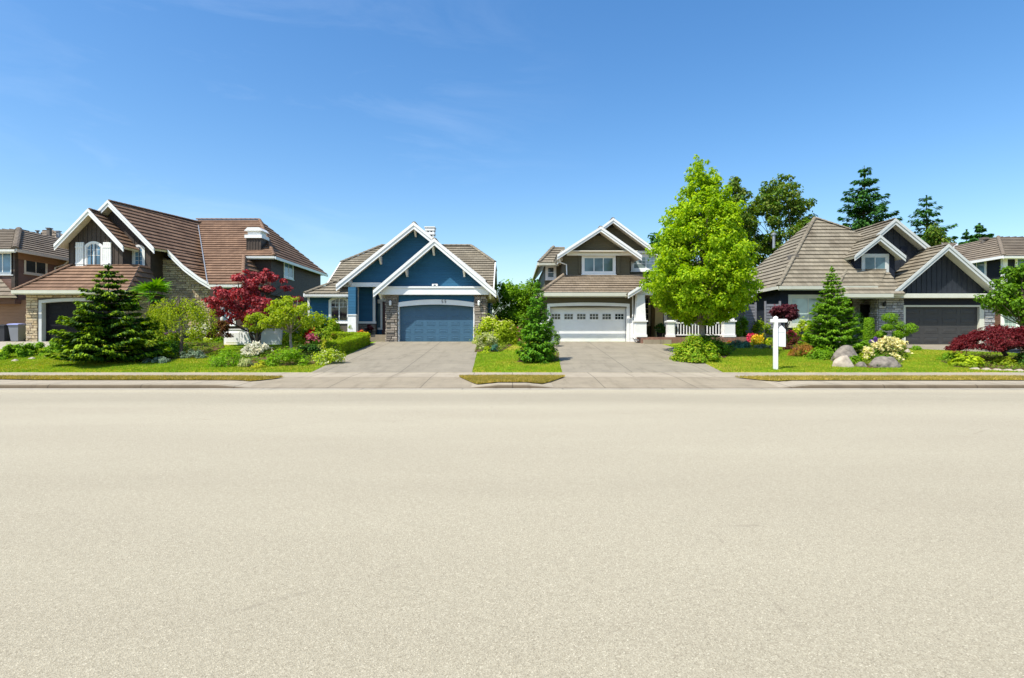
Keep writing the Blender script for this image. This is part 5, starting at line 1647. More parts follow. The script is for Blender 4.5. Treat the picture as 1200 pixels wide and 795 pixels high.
def conifer(name, label, base, H, R, leafm, barkm, tips=None, levels=26, per=8, droop=0.25, upturn=0.1, leaf=0.20, wf=0.35, dens=60, shape=1.0, bottom=0.04, irregular=0.25, group=None, width=0.32, seed=5, tipfrac=.12, hang=.5, trunk_r=None, gaps=0.0, cat='tree', ellip=1.0):
    rng = np.random.default_rng(seed); random.seed(seed)
    base = Vector(base); T = thing(name, label, cat, base, group)
    tr = trunk_r or H * .018
    mb = MB(); n = 8
    mb.tube([base + Vector((0, 0, -.08 + (H + .02) * i / n)) for i in range(n + 1)], [tr * (1 - .93 * i / n) for i in range(n + 1)], 8)
    P, N, TG, LL, TI = [], [], [], [], []
    for lv in range(levels):
        t = (lv + rng.uniform(-.3, .3)) / (levels - 1); t = min(1, max(0, t))
        h = H * (bottom + (0.985 - bottom) * t)
        Rm = R * max(.03, (1 - t)) ** shape
        k = max(3, int(per * (.55 + .45 * (1 - t))))
        a0 = rng.uniform(0, 6.28)
        for b in range(k):
            if rng.uniform() < gaps: continue
            a = a0 + 2 * math.pi * b / k + rng.uniform(-.3, .3)
            Lb = Rm * rng.uniform(1 - irregular, 1 + irregular * .6)
            if Lb < .06: continue
            dx, dy = math.cos(a), math.sin(a) * ellip
            m = max(6, int(dens * (Lb / R) ** 1.1 * rng.uniform(.8, 1.2)))
            s = np.sqrt(rng.uniform(.02, 1, m))
            lat = rng.uniform(-1, 1, m) * width * Lb * (0.25 + .9 * s) * (1.08 - s) ** .6 * 1.3
            dz = -droop * Lb * s + upturn * Lb * s ** 3 - hang * leaf * rng.uniform(0, 1, m) - .16 * np.abs(lat)
            x = base.x + dx * Lb * s - dy * lat; y = base.y + dy * Lb * s + dx * lat
            P.append(np.stack([x, y, base.z + h + dz], 1))
            out = np.stack([dx * (.7 + 0 * s) - dy * lat / (Lb + .01) * 2.2, dy * (.7 + 0 * s) + dx * lat / (Lb + .01) * 2.2, -hang * rng.uniform(.1, 1.1, m)], 1)
            TG.append(out)
            N.append(norm(np.stack([rng.normal(0, .4, m) + dx * .3, rng.normal(0, .4, m) + dy * .3, np.ones(m)], 1)))
            LL.append(leaf * rng.uniform(.6, 1.25, m) * (.6 + .4 * (1 - t)))
            TI.append((s > .80) & (rng.uniform(0, 1, m) < tipfrac * 5))
            if Lb > .3:
                e = Vector((base.x + dx * Lb * .9, base.y + dy * Lb * .9, base.z + h - droop * Lb * .9 + upturn * Lb * .73))
                mb.tube([base + Vector((0, 0, h)), (base + Vector((0, 0, h))).lerp(e, .5) + Vector((0, 0, .0)), e], [tr * .22 * (1.1 - t), tr * .14 * (1.1 - t), .006], 5, cap=False)
    # leader
    m = 30
    z = rng.uniform(.93, 1.0, m)
    P.append(np.stack([base.x + rng.normal(0, .02, m), base.y + rng.normal(0, .02, m), base.z + H * z], 1)); N.append(unit(m, rng)); TG.append(np.tile([0, 0, 1.], (m, 1)) + rng.normal(0, .5, (m, 3))); LL.append(np.full(m, leaf * .6)); TI.append(np.zeros(m, bool))
    P, N, TG, LL, TI = map(np.concatenate, (P, N, TG, LL, TI))
    V = leaf_quads(P, N, LL, wf, TG, .1)
    mats = [leafm, tips] if tips else [leafm]
    quads('crown', V, len(P), mats, TI.astype(int) if tips else None, parent=T)
    mb.build('trunk', MT[barkm], T, smooth=True)
    return T


def dome_points(n, rx, ry, h, k, rng, flat=.9, low=-.05, bump=.16):
    """points on a lumpy dome made of k sub-clumps"""
    th = rng.uniform(0, 2 * np.pi, k); u = rng.uniform(low, 1, k)
    cr = np.sqrt(np.clip(1 - np.clip(u, 0, 1) ** 2, 0, 1)) * rng.uniform(.55, .86, k)
    c = np.stack([cr * np.cos(th) * rx, cr * np.sin(th) * ry, np.clip(u, 0.02, 1) * .78 * h], 1)
    s = rng.uniform(.26, .48, k) * min(rx, ry, h * 1.1)
    pk = rng.choice(k, n, p=s ** 2 / (s ** 2).sum())
    d = unit(n, rng)
    p = c[pk] + d * (s[pk] * rng.uniform(.3, 1, n) ** .6)[:, None] * np.array([1, 1, flat])
    far = rng.uniform(0, 1, n) < .07
    p[far] *= rng.uniform(1.02, 1.22, (far.sum(), 1))
    p[:, 2] = np.abs(p[:, 2])
    out = norm(p / np.array([rx, ry, h]) + 1e-6)
    return p, d, out


def shrub(name, label, cat, x, y, rx, ry, h, n, leaf, mat, flower=None, ff=0.12, k=22, wf=.6, up=.6, group=None, seed=1, lift=0.0, fleaf=None, top_only=False, tang_up=0.0, extra=None):
    rng = np.random.default_rng(seed + int(abs(x * 131) + abs(y * 17)))
    z = terrain(x, y) + lift
    p, d, out = dome_points(n, rx, ry, h, k, rng)
    nr = norm(d * .6 + out * .5 + np.array([0, 0, up]) + rng.normal(0, .4, (n, 3)))
    tg = out + rng.normal(0, .5, (n, 3)) + np.array([0, 0, tang_up])
    V = leaf_quads(p + np.array([x, y, z]), nr, leaf * rng.uniform(.65, 1.3, n), wf, tg)
    mats = [mat]; mi = None
    if extra is not None:
        mats = [mat, extra[0]]; mi = (rng.uniform(0, 1, n) < extra[1]).astype(int)
    o = quads(name, V, n, mats, mi, origin=(x, y, z))
    tag(o, label, cat, group)
    if flower is not None:
        nf = int(n * ff)
        q, d2, o2 = dome_points(nf * 4, rx * 1.02, ry * 1.02, h * 1.04, k, np.random.default_rng(seed + int(abs(x * 131) + abs(y * 17))))
        sc = o2[:, 2] * .8 + (np.linalg.norm(q / np.array([rx, ry, h]), axis=1)) - (o2[:, 1] * .35) + rng.uniform(0, .35, len(q))
        q = q[np.argsort(-sc)[:nf]]
        fl = fleaf or leaf
        # a small tuft of petals at each flower head
        m = 4
        pq = np.repeat(q, m, 0) + rng.normal(0, fl * .28, (nf * m, 3)) + np.array([x, y, z + fl * .15])
        nf2 = norm(rng.normal(0, .6, (nf * m, 3)) + np.array([0, -.25, 1]))
        F_ = quads('blossom', leaf_quads(pq, nf2, fl * rng.uniform(.6, 1.1, nf * m), .9), nf * m, flower, parent=o)
    return o


def px_shrub(name, label, cat, px, py, wpx, hpx, mat, leaf=0.10, n=None, depth=None, **kw):
    """shrub whose foot is seen at (px, py) on the lawn"""
    Y = y_at(px, py); x = hx(px, Y)
    rx = wpx * Y / F / 2; h = hpx * Y / F
    ry = depth or max(.35, min(rx, 1.2))
    Yc = Y + ry * .75                    # the front of the plant stands at py
    x = hx(px, Yc)
    n = n or int(min(9000, max(500, 900 * (rx * 2) * (h + .3) / (leaf * 10) ** 1.5)))
    return shrub(name, label, cat, x, Yc, rx, ry, h * 1.0, n, leaf, mat, **kw)


# ------------------------------------------------------------------ trees
def at(px, Y): return (hx(px, Y), Y, terrain(hx(px, Y), Y))


# left dark spruce
conifer('spruce_tree', 'dark green layered spruce with pale tips in front of the brown house', at(127, 25.9), 4.50, 2.10, LM['spruce'], 'bark_dark', LM['spruce_tip'], levels=20, per=11, droop=.10, upturn=.16, leaf=.25, wf=.42, dens=330, shape=.66, bottom=.07, irregular=.46, width=.38, seed=14, tipfrac=.10, hang=.35)
# middle cedar
conifer('cedar_tree', 'narrow green cedar on the strip of lawn between the two driveways', at(630, 26.2), 3.80, .90, LM['cedar'], 'bark', LM['fresh'], levels=26, per=10, droop=.35, upturn=.35, leaf=.17, wf=.5, dens=110, shape=.55, bottom=.03, irregular=.38, width=.42, seed=8, tipfrac=.05, hang=.9)
# right spruce
conifer('fir_tree', 'cone shaped fir growing between the white sign post and the boulders', at(975, 28.6), 4.55, 1.42, LM['fir'], 'bark', LM['fresh'], levels=34, per=12, droop=.20, upturn=.22, leaf=.19, wf=.42, dens=170, shape=.68, bottom=.03, irregular=.35, width=.36, seed=21, tipfrac=.05, hang=.35)
# bright maple
b = at(822, 29.4)
broad_tree('maple_tree', 'tall bright yellow green maple in front of the white porch', 'tree', b, 10.55,
           [(.155, 1.0), (.19, 1.95), (.277, 2.75), (.365, 2.95), (.53, 2.55), (.70, 1.95), (.79, 1.45), (.90, .92), (.96, .48), (1.0, .14)],
           LM['bright'], 'bark_pale', n_clump=760, clump=.36, n_leaf=68000, leaf=.16, trunk_r=.15, flat=.85, limbs=80, clear=1.45, rng_seed=35, core=.2)
# red maple
b = at(301, 33.0)
broad_tree('red_maple', 'spreading red leaved maple beside the brown house', 'tree', b, 4.75,
           [(.22, 1.3), (.36, 2.5), (.52, 2.75), (.68, 2.3), (.82, 1.6), (.93, .9), (1.0, .4)], LM['red'], 'bark_dark', n_clump=84, clump=.40, n_leaf=8800, leaf=.17, trunk_r=.12, stems=3, limbs=34, clear=.4, rng_seed=4, core=.15, flat=.5)
# small yellow-green standards
b = at(341, 27.6)
broad_tree('standard_tree', 'small yellow green tree on one straight stem by the blue house driveway', 'tree', b, 3.05,
           [(.52, .8), (.58, 1.5), (.68, 1.55), (.82, 1.15), (.94, .6), (1.0, .2)], LM['lime2'], 'bark_pale', n_clump=56, clump=.29, n_leaf=3800, leaf=.125, trunk_r=.085, limbs=30, clear=1.2, rng_seed=9, core=.3, flat=.6, droop=.25)
b = at(301, 29.6)
broad_tree('standard_tree', 'smaller yellow green tree by the low white wall', 'tree', b, 2.15,
           [(.52, .45), (.68, .75), (.84, .6), (1.0, .2)], LM['lime2'], 'bark', n_clump=22, clump=.30, n_leaf=1800, leaf=.11, trunk_r=.085, limbs=10, clear=.7, rng_seed=10, core=.2, flat=.6)
# weeping tree


def weeping(name, label, base, H, R, mat, barkm, n_strand=220, per=34, leaf=.11, seed=2, tr=.09):
    rng = np.random.default_rng(seed); random.seed(seed)
    base = Vector(base); T = thing(name, label, 'tree', base)
    P, TG = [], []
    mb = MB()
    top = base + Vector((0, 0, H * .78))
    mb.tube([base - Vector((0, 0, .08)), base + Vector((.04, 0, H * .4)), top], [tr, tr * .8, tr * .5], 8)
    for i in range(n_strand):
        a = rng.uniform(0, 6.283); r = R * math.sqrt(rng.uniform(.02, 1))
        zt = H * (1.0 - .22 * (r / R) ** 2) * rng.uniform(.90, 1.02)
        ln = H * rng.uniform(.25, .52) * (.55 + .6 * r / R)
        s = rng.uniform(0, 1, per)
        x = base.x + math.cos(a) * r * (1 + .10 * s) + rng.normal(0, .05, per); y = base.y + math.sin(a) * r * (1 + .1 * s) + rng.normal(0, .05, per)
        P.append(np.stack([x, y, base.z + zt - ln * s], 1))
        TG.append(np.stack([math.cos(a) * .4 + rng.normal(0, .4, per), math.sin(a) * .4 + rng.normal(0, .4, per), -1 + 0 * s], 1))
        if i % 5 == 0:
            e = base + Vector((math.cos(a) * r, math.sin(a) * r, zt))
            mb.tube([top - Vector((0, 0, H * .1)), top.lerp(e, .55) + Vector((0, 0, H * .12)), e], [tr * .35, tr * .2, .008], 5, cap=False)
    P = np.concatenate(P); TG = np.concatenate(TG)
    N = norm(rng.normal(0, .6, P.shape) + np.array([0, -.3, .6]))
    quads('crown', leaf_quads(P, N, leaf * rng.uniform(.6, 1.3, len(P)), .45, TG), len(P), mat, parent=T)
    mb.build('trunk', MT[barkm], T, smooth=True)
    return T


weeping('weeping_tree', 'pale weeping tree with hanging branches between the spruce and the red maple', at(212, 28.4), 3.0, 1.5, LM['lime2'], 'bark', n_strand=170, seed=5, per=30)
shrub('russet_shrub', 'russet leaved shrub under the red maple', 'shrub', hx(258, 30.5), 30.5, .62, .6, 1.0, 1800, .12, LM['russet'], k=18, lift=.75)
mbz = None

shrub('leafy_shrub', 'tall leafy green shrub under the fan palm', 'shrub', hx(183, 30.6), 30.6, 1.2, .9, 2.25, 4200, .15, LM['lime2'], k=36, extra=(LM['green'], .4))
# palm: slim trunk with a head of fan leaves
pb = at(176, 31.5)
PT = thing('fan_palm', 'fan palm with spiky green leaves behind the dark spruce', 'tree', pb)
mb = MB(); ph = 2.75
mb.tube([(pb[0], pb[1], pb[2] - .05 + ph * i / 6) for i in range(7)], [.13, .12, .12, .12, .12, .12, .10], 9); mb.build('trunk', MT['bark_dark'], PT)
rng = np.random.default_rng(3); VV = []
for i in range(22):
    a = rng.uniform(0, 6.283); el = rng.uniform(-.35, 1.35)
    d = np.array([math.cos(a) * math.cos(el), math.sin(a) * math.cos(el), math.sin(el)])
    c = np.array(pb) + np.array([0, 0, ph]) + d * rng.uniform(.55, 1.0)
    side = norm(np.cross(d, [0, 0, 1.])[None])[0]; upv = np.cross(side, d)
    for j in range(9):
        f = (j / 8 - .5) * 2.6
        t = d * math.cos(f) + side * math.sin(f) - np.array([0, 0, .12])
        t /= np.linalg.norm(t); w = np.cross(t, upv); w /= np.linalg.norm(w)
        Lf = .80 * rng.uniform(.85, 1.1)
        VV += [c, c + t * Lf * .45 + w * .065, c + t * Lf - np.array([0, 0, .16]), c + t * Lf * .45 - w * .065]
    # leaf stalk
    s0 = np.array(pb) + np.array([0, 0, ph - .05]); w = side * .014
    VV += [s0 - w, c - w, c + w, s0 + w]
VV = np.array(VV); quads('crown', VV, len(VV) // 4, LM['palm'], parent=PT)

# right edge broadleaf and weeping red maple
b = at(1199, 30.0)
broad_tree('broadleaf_tree', 'mid green leafy tree overhanging the hip roofed house', 'tree', b, 5.0,
           [(.36, .7), (.47, 1.6), (.6, 1.9), (.75, 1.65), (.9, 1.0), (1.0, .3)], LM['green'], 'bark', n_clump=75, clump=.42, n_leaf=11000, leaf=.16, trunk_r=.12, limbs=26, clear=1.5, rng_seed=12, core=.3)
b = at(1176, 26.4)


def dome_tree(name, label, base, R, H, z0, mat, barkm, n=15000, leaf=.13, seed=4):
    """low weeping dome: layered drooping sprays over a short crooked trunk"""
    rng = np.random.default_rng(seed); random.seed(seed)
    base = Vector(base); T = thing(name, label, 'tree', base)
    k = 170
    a = rng.uniform(0, 6.283, k); u = np.sqrt(rng.uniform(0, 1, k))
    r = R * u * .93
    zc = z0 + (H - z0) * (1 - u ** 2.2) * rng.uniform(.72, 1.0, k) + .05
    c = np.stack([base.x + r * np.cos(a), base.y + r * np.sin(a) * .8, base.z + zc], 1)
    s = rng.uniform(.22, .40, k)
    pk = rng.choice(k, n)
    d = unit(n, rng)
    p = c[pk] + d * (s[pk] * rng.uniform(.2, 1, n) ** .5)[:, None] * np.array([1.15, 1.15, .55])
    rad = p - np.array(base); ln = np.hypot(rad[:, 0], rad[:, 1])
    p[:, 2] -= .10 * (ln / R) ** 2
    tg = np.stack([rad[:, 0] / (ln + .1), rad[:, 1] / (ln + .1), np.full(n, -.9)], 1) + rng.normal(0, .35, (n, 3))
    N = norm(rng.normal(0, .4, (n, 3)) + np.array([0, 0, 1.]) + rad * .15)
    quads('crown', leaf_quads(p, N, leaf * rng.uniform(.6, 1.3, n), .36, tg), n, mat, parent=T)
    mb = MB()
    tp = base + Vector((-.15, 0, H * .62))
    mb.tube([base - Vector((0, 0, .05)), base + Vector((.12, 0, H * .22)), base + Vector((-.12, .05, H * .42)), tp], [.11, .09, .075, .05], 8)
    for i in rng.permutation(k)[:40]:
        limb(mb, base + Vector((-.05, 0, H * .33)), c[i], .03, .007, .22)
    mb.build('trunk', MT[barkm], T, smooth=True)
    return T


dome_tree('weeping_maple', 'low dome shaped dark red weeping maple on the mulch bed', b, 2.30, 1.58, .66, LM['redweep'], 'bark_dark', n=17000)

# trees beyond the roofs
G_FAR = 'trees beyond the roofs'
zf = 1.3
broad_tree('oak_tree', 'large dark broadleaf tree rising behind the charcoal house roof', 'tree', (hx(914, 62), 62, zf), hz(204, 62) - zf,
           [(.30, 2.6), (.50, 4.2), (.68, 4.5), (.82, 3.9), (.93, 2.3), (1.0, .6)], LM['far_oak'], 'bark_dark', n_clump=135, clump=.80, n_leaf=19000, leaf=.32, trunk_r=.35, limbs=40, rng_seed=6, core=.35, group=G_FAR, flat=.65)
broad_tree('oak_tree', 'dark broadleaf tree half hidden behind the bright maple crown', 'tree', (hx(862, 60), 60, zf), hz(202, 60) - zf,
           [(.30, 1.5), (.50, 2.4), (.70, 2.6), (.85, 1.8), (1.0, .4)], LM['far_oak'], 'bark_dark', n_clump=80, clump=.85, n_leaf=10000, leaf=.34, trunk_r=.3, limbs=24, rng_seed=16, core=.35, group=G_FAR, flat=.65)
conifer('far_conifer', 'tallest dark conifer standing behind the dormer of the charcoal house', (hx(1013, 66), 66, zf), hz(194, 66) - zf, 5.6, LM['far'], 'bark_dark', levels=28, per=12, droop=.20, upturn=.22, leaf=.66, wf=.5, dens=230, shape=.62, bottom=.2, irregular=.45, width=.34, seed=31, gaps=.12, hang=.5, group=G_FAR)
conifer('far_conifer', 'second conifer, yellowish at its foot, behind the garage gable peak', (hx(1086, 64), 64, zf), hz(229, 64) - zf, 5.4, LM['far'], 'bark_dark', levels=24, per=10, droop=.14, upturn=.2, leaf=.58, wf=.5, dens=200, shape=.62, bottom=.2, irregular=.45, width=.34, seed=37, gaps=.12, hang=.5, group=G_FAR)
broad_tree('yellowish_tree', 'olive coloured bushy tree top in front of the second conifer', 'tree', (hx(1091, 58), 58, zf), hz(256, 58) - zf,
           [(.3, 1.4), (.6, 2.2), (.85, 1.7), (1.0, .4)], LM['far_oak'], 'bark_dark', n_clump=50, clump=.75, n_leaf=6000, leaf=.32, trunk_r=.2, limbs=14, rng_seed=19, group=G_FAR)
conifer('far_conifer', 'smallest far conifer peeping over the hip roofed house', (hx(1148, 80), 80, zf), hz(262, 80) - zf, 4.2, LM['far'], 'bark_dark', levels=22, per=9, droop=.25, upturn=.2, leaf=.8, wf=.6, dens=300, shape=.55, bottom=.2, irregular=.4, width=.45, seed=41, group=G_FAR)
conifer('far_conifer', 'low conifer tip just above the ridge of the hip roofed house', (hx(1133, 80), 80, zf), hz(269, 80) - zf, 3.2, LM['far'], 'bark_dark', levels=20, per=9, droop=.25, upturn=.2, leaf=.7, wf=.6, dens=260, shape=.6, bottom=.2, irregular=.4, width=.4, seed=43, group=G_FAR)
broad_tree('far_tree', 'green tree top just showing beside the maple above the taupe house', 'tree', (hx(772, 56), 56, zf), hz(262, 56) - zf,
           [(.3, 1.2), (.6, 1.8), (.85, 1.3), (1.0, .3)], LM['far'], 'bark_dark', n_clump=40, clump=.7, n_leaf=5000, leaf=.32, trunk_r=.2, limbs=12, rng_seed=23, group=G_FAR)
# greenery between the blue and the taupe house
G_GAP = 'trees in the gap between the blue and the taupe house'
broad_tree('garden_tree', 'leafy green tree in the gap behind the blue house corner', 'tree', (hx(599, 47), 47, 1.42), hz(325, 47) - 1.42,
           [(.10, 1.2), (.35, 1.75), (.65, 1.7), (.88, 1.2), (1.0, .4)], LM['fresh'], 'bark', n_clump=70, clump=.6, n_leaf=9000, leaf=.2, trunk_r=.12, limbs=14, rng_seed=24, group=G_GAP)
broad_tree('garden_tree', 'darker leafy tree in the gap nearer the taupe house', 'tree', (hx(624, 49), 49, 1.42), hz(327, 49) - 1.42,
           [(.10, 1.0), (.4, 1.5), (.7, 1.4), (.9, 1.0), (1.0, .4)], LM['green'], 'bark', n_clump=60, clump=.6, n_leaf=8000, leaf=.2, trunk_r=.12, limbs=14, rng_seed=25, group=G_GAP)
shrub('clipped_shrub', 'rounded dark green bush in the gap between the blue and the taupe house', 'shrub', hx(606, 41), 41, 1.0, .9, 2.45, 4200, .14, LM['green'], k=30)
shrub('garden_shrub', 'loose light green bush behind the blue house stone pier', 'shrub', hx(588, 42), 42, .6, .6, 2.0, 1800, .14, LM['lime2'], k=20)

# ------------------------------------------------------------------ shrubs, left garden
ORD = ['first', 'second', 'third', 'fourth', 'fifth']
for i, (px, py) in enumerate([(88, 412), (68, 414.5), (41, 418), (16, 420.5), (-8, 423)]):
    px_shrub('low_hedge_bush', f'{ORD[i]} low rounded bush from the dark spruce along the left drive', 'shrub', px, py, 30, 18, LM['fresh'], .10, n=2400, depth=.5, group='low bushes along the left drive', k=16)
px_shrub('dark_shrub', 'dark green shrub beside the dark spruce below the weeping tree', 'shrub', 196, 419, 44, 22, LM['dark'], .12, k=20, extra=(LM['fresh'], .12))
px_shrub('mauve_flower_shrub', 'mauve flowering shrub behind the dark shrub', 'shrub', 199, 409, 24, 20, LM['dark'], .1, flower=LM['f_mauve'], ff=.2, fleaf=.09)
px_shrub('grey_ground_plant', 'grey green low plant spreading by the lawn under the weeping tree', 'plant', 183, 426.5, 42, 9, LM['silver'], .09, depth=.35, k=18)
px_shrub('grey_ground_plant', 'grey green low plant at the right end of the spruce bed', 'plant', 226, 421, 38, 10, LM['silver'], .09, depth=.4, k=18)
px_shrub('hydrangea', 'light green hydrangea bush with white heads behind the weeping tree', 'shrub', 238, 402, 46, 22, LM['lime'], .12, flower=LM['f_white'], ff=.05, fleaf=.12, depth=.7)
px_shrub('spreading_juniper', 'low spreading green juniper at the front of the round bed', 'shrub', 266, 431, 48, 20, LM['fresh'], .11, depth=.75, wf=.4, k=26)
px_shrub('variegated_grass', 'tuft of white striped grass beside the spreading juniper', 'plant', 288, 431, 15, 16, LM['cream_leaf'], .24, n=420, wf=.12, depth=.25, tang_up=2.0, k=10)
px_shrub('low_gold_plant', 'small golden plant at the lawn edge by the striped grass', 'plant', 303, 432, 18, 9, LM['yellow'], .08, depth=.3, k=10)
px_shrub('white_flower_mound', 'mound of white flowers in the round bed', 'shrub', 300, 419, 36, 16, LM['green'], .08, flower=LM['f_white'], ff=.62, fleaf=.085, depth=.5, n=1700)
px_shrub('fern_shrub', 'large feathery green shrub in front of the straight stemmed tree', 'shrub', 337, 430.5, 66, 20, LM['fresh'], .16, wf=.32, depth=.75, k=34, tang_up=.8)
px_shrub('variegated_shrub', 'pale green variegated shrub near the blue house driveway', 'shrub', 387, 428, 48, 17, LM['lime'], .11, depth=.7, extra=(LM['cream_leaf'], .3), k=26)
px_shrub('hosta', 'small dark green leafy plants behind the feathery shrub', 'plant', 362, 415, 38, 12, LM['dark'], .14, depth=.5, extra=(LM['cream_leaf'], .1))
px_shrub('gold_shrub', 'golden yellow shrub next to the clipped hedge', 'shrub', 389, 413, 32, 15, LM['yellow'], .09, depth=.5)
px_shrub('rhododendron', 'big rounded light green rhododendron beside the blue house window', 'shrub', 381, 401.5, 46, 36, LM['lime2'], .15, depth=1.0, n=3600, k=34, extra=(LM['fresh'], .4))
px_shrub('rhododendron', 'bushy green shrub behind the straight stemmed tree', 'shrub', 352, 402, 40, 34, LM['lime2'], .15, depth=1.0, n=3600, k=34, extra=(LM['green'], .4))
px_shrub('green_perennial', 'bright green perennial clump behind the straight stem', 'plant', 342, 404.5, 36, 13, LM['lime'], .12, depth=.5)
px_shrub('red_rose', 'red flowering rose in front of the rhododendron', 'shrub', 364, 401.8, 15, 15, LM['green'], .09, flower=LM['f_red'], ff=.32, fleaf=.12, depth=.4)
px_shrub('pink_flowers', 'pink flowering clump below the red rose', 'plant', 366, 404.5, 20, 12, LM['green'], .08, flower=LM['f_pink'], ff=.4, fleaf=.09, depth=.4)
px_shrub('bronze_shrub', 'green and bronze shrub beside the pink flowers', 'shrub', 390, 404, 34, 14, LM['lime2'], .1, depth=.6, extra=(LM['russet'], .3))
px_shrub('small_gold_bush', 'small yellow green bush beside the low white wall', 'shrub', 326, 402.5, 22, 12, LM['lime'], .1, depth=.4)
px_shrub('leafy_plant', 'light green leafy plant under the smaller tree at the white wall', 'plant', 291, 403.5, 22, 12, LM['lime'], .12, depth=.4)
px_shrub('leafy_plant', 'small leafy plant on the bare mulch by the white wall', 'plant', 258, 403, 14, 9, LM['fresh'], .1, depth=.3)


# clipped hedge: a bent box with leafy skin
def hedge(name, label, path, w, h, mat, n, leaf=.07, seed=3):
    rng = np.random.default_rng(seed)
    P = [Vector((x, y, 0)) for x, y in path]
    seg = [(P[i + 1] - P[i]).length for i in range(len(P) - 1)]
    tot = sum(seg); pos = []; nr = []
    for i, s in enumerate(seg):
        d = (P[i + 1] - P[i]).normalized(); r = Vector((d.y, -d.x, 0))
        k = int(n * s / tot)
        t = rng.uniform(-.02, 1.02, k)
        side = rng.choice(3, k, p=[.36, .28, .36])
        a = rng.uniform(-1, 1, k) * w / 2; b = rng.uniform(0, 1, k) * h
        jit = rng.normal(0, .025, k) - np.abs(rng.normal(0, .03, k))
        for j in range(k):
            c = P[i].lerp(P[i + 1], t[j])
            if side[j] == 1: q = c + r * a[j]; z = h + jit[j]; nn = (0, 0, 1)
            else:
                sg = -1 if side[j] == 0 else 1
                q = c + r * (sg * (w / 2 + jit[j])); z = b[j]; nn = tuple(r * sg)
            if side[j] == 1 or True:
                pos.append((q.x, q.y, terrain(q.x, q.y) + z)); nr.append(nn)
    # end caps
    for e, d in ((P[0], (P[0] - P[1]).normalized()), (P[-1], (P[-1] - P[-2]).normalized())):
        r = Vector((d.y, -d.x, 0))
        for j in range(int(n * .05)):
            q = e + r * rng.uniform(-w / 2, w / 2) + d * rng.normal(0, .03)
            pos.append((q.x, q.y, terrain(q.x, q.y) + rng.uniform(0, h))); nr.append(tuple(d))
    pos = np.array(pos); nr = norm(np.array(nr) * .9 + rng.normal(0, .45, pos.shape))
    T = thing(name, label, 'hedge', (pos[0][0], pos[0][1], terrain(pos[0][0], pos[0][1])))
    quads('foliage', leaf_quads(pos, nr, leaf * rng.uniform(.7, 1.3, len(pos)), .65), len(pos), mat, parent=T)
    mb = MB()
    for i in range(len(P) - 1):
        a, b = P[i], P[i + 1]
        za, zb = terrain(a.x, a.y), terrain(b.x, b.y)
        d = (b - a).normalized(); r = Vector((d.y, -d.x, 0)) * (w / 2 - .09)
        A = [a + r, a - r]; B = [b + r, b - r]
        q = lambda v, z: (v.x, v.y, z)
        mb.face([q(A[0], za + h - .08), q(B[0], zb + h - .08), q(B[1], zb + h - .08), q(A[1], za + h - .08)])
        mb.face([q(A[0], za), q(B[0], zb), q(B[0], zb + h - .08), q(A[0], za + h - .08)])
        mb.face([q(A[1], za), q(B[1], zb), q(B[1], zb + h - .08), q(A[1], za + h - .08)])
        if i == 0: mb.face([q(A[0], za), q(A[1], za), q(A[1], za + h - .08), q(A[0], za + h - .08)])
        if i == len(P) - 2: mb.face([q(B[0], zb), q(B[1], zb), q(B[1], zb + h - .08), q(B[0], zb + h - .08)])
    mb.build('branchwork', MT['bark_dark'], T)
    return T


hedge('clipped_hedge', 'clipped box hedge bending along the blue house driveway', [(hx(388, 35.3), 35.3), (-9.4, 34.9), (-8.95, 34.2), (-8.85, 31.5), (-9.0, 28.6)], .80, .66, LM['box'], 26000, .062)

# ------------------------------------------------------------------ middle strip
px_shrub('pale_green_shrub', 'big pale green shrub at the stone pier of the blue house', 'shrub', 581, 404.5, 56, 38, LM['lime'], .14, depth=1.1, n=6200, k=44, flower=LM['f_cream'], ff=.02, fleaf=.09)
px_shrub('cream_variegated_shrub', 'small cream edged shrub in front of the pale green shrub', 'shrub', 570, 410, 30, 22, LM['cream_leaf'], .09, depth=.5, n=2000, k=20)
px_shrub('small_blue_shrub', 'small blue green bush in front of the cream edged shrub', 'shrub', 580, 413, 12, 10, LM['blue'], .08, depth=.22, n=700, k=10)
px_shrub('low_lime_plant', 'tiny lime plant at the driveway corner', 'plant', 570, 414.5, 16, 8, LM['lime'], .08, depth=.25, n=600, k=10)
px_shrub('feathery_shrub', 'pale feathery shrub behind the cedar by the white garage', 'shrub', 646, 407, 24, 26, LM['silver'], .14, wf=.3, depth=.4, n=1600, extra=(LM['fresh'], .5))
px_shrub('rose_bush', 'thin brownish rose bush left of the cedar', 'shrub', 612, 405, 16, 24, LM['green'], .1, depth=.4, n=700, extra=(LM['russet'], .35), flower=LM['f_pink'], ff=.02)

# ------------------------------------------------------------------ right garden
px_shrub('dark_azalea', 'darker green shrub touching the maple trunk', 'shrub', 826, 418, 60, 24, LM['green'], .12, depth=.9, n=5000, k=34)
px_shrub('green_azalea', 'large rounded light green shrub at the edge of the white garage driveway', 'shrub', 816, 426, 56, 31, LM['lime2'], .12, depth=.95, n=6500, k=34, extra=(LM['fresh'], .4))
px_shrub('blue_juniper', 'flat blue green juniper below the porch column', 'shrub', 866, 408.5, 36, 9, LM['blue'], .10, depth=.5, n=2000, k=22)
px_shrub('orange_low_plant', 'low orange tinted plants in front of the porch railing', 'plant', 852, 404, 34, 8, LM['russet'], .09, depth=.3, flower=LM['f_orange'], ff=.12, fleaf=.07)
px_shrub('red_azalea', 'pink red flowering azalea beside the flat juniper', 'shrub', 881, 404.5, 18, 13, LM['dark'], .08, flower=LM['f_magenta'], ff=.75, fleaf=.10, depth=.4, n=900)
px_shrub('upright_shrub', 'upright green shrub at the end of the porch', 'shrub', 869, 402.5, 26, 36, LM['fresh'], .13, depth=.6, n=2800, k=22)
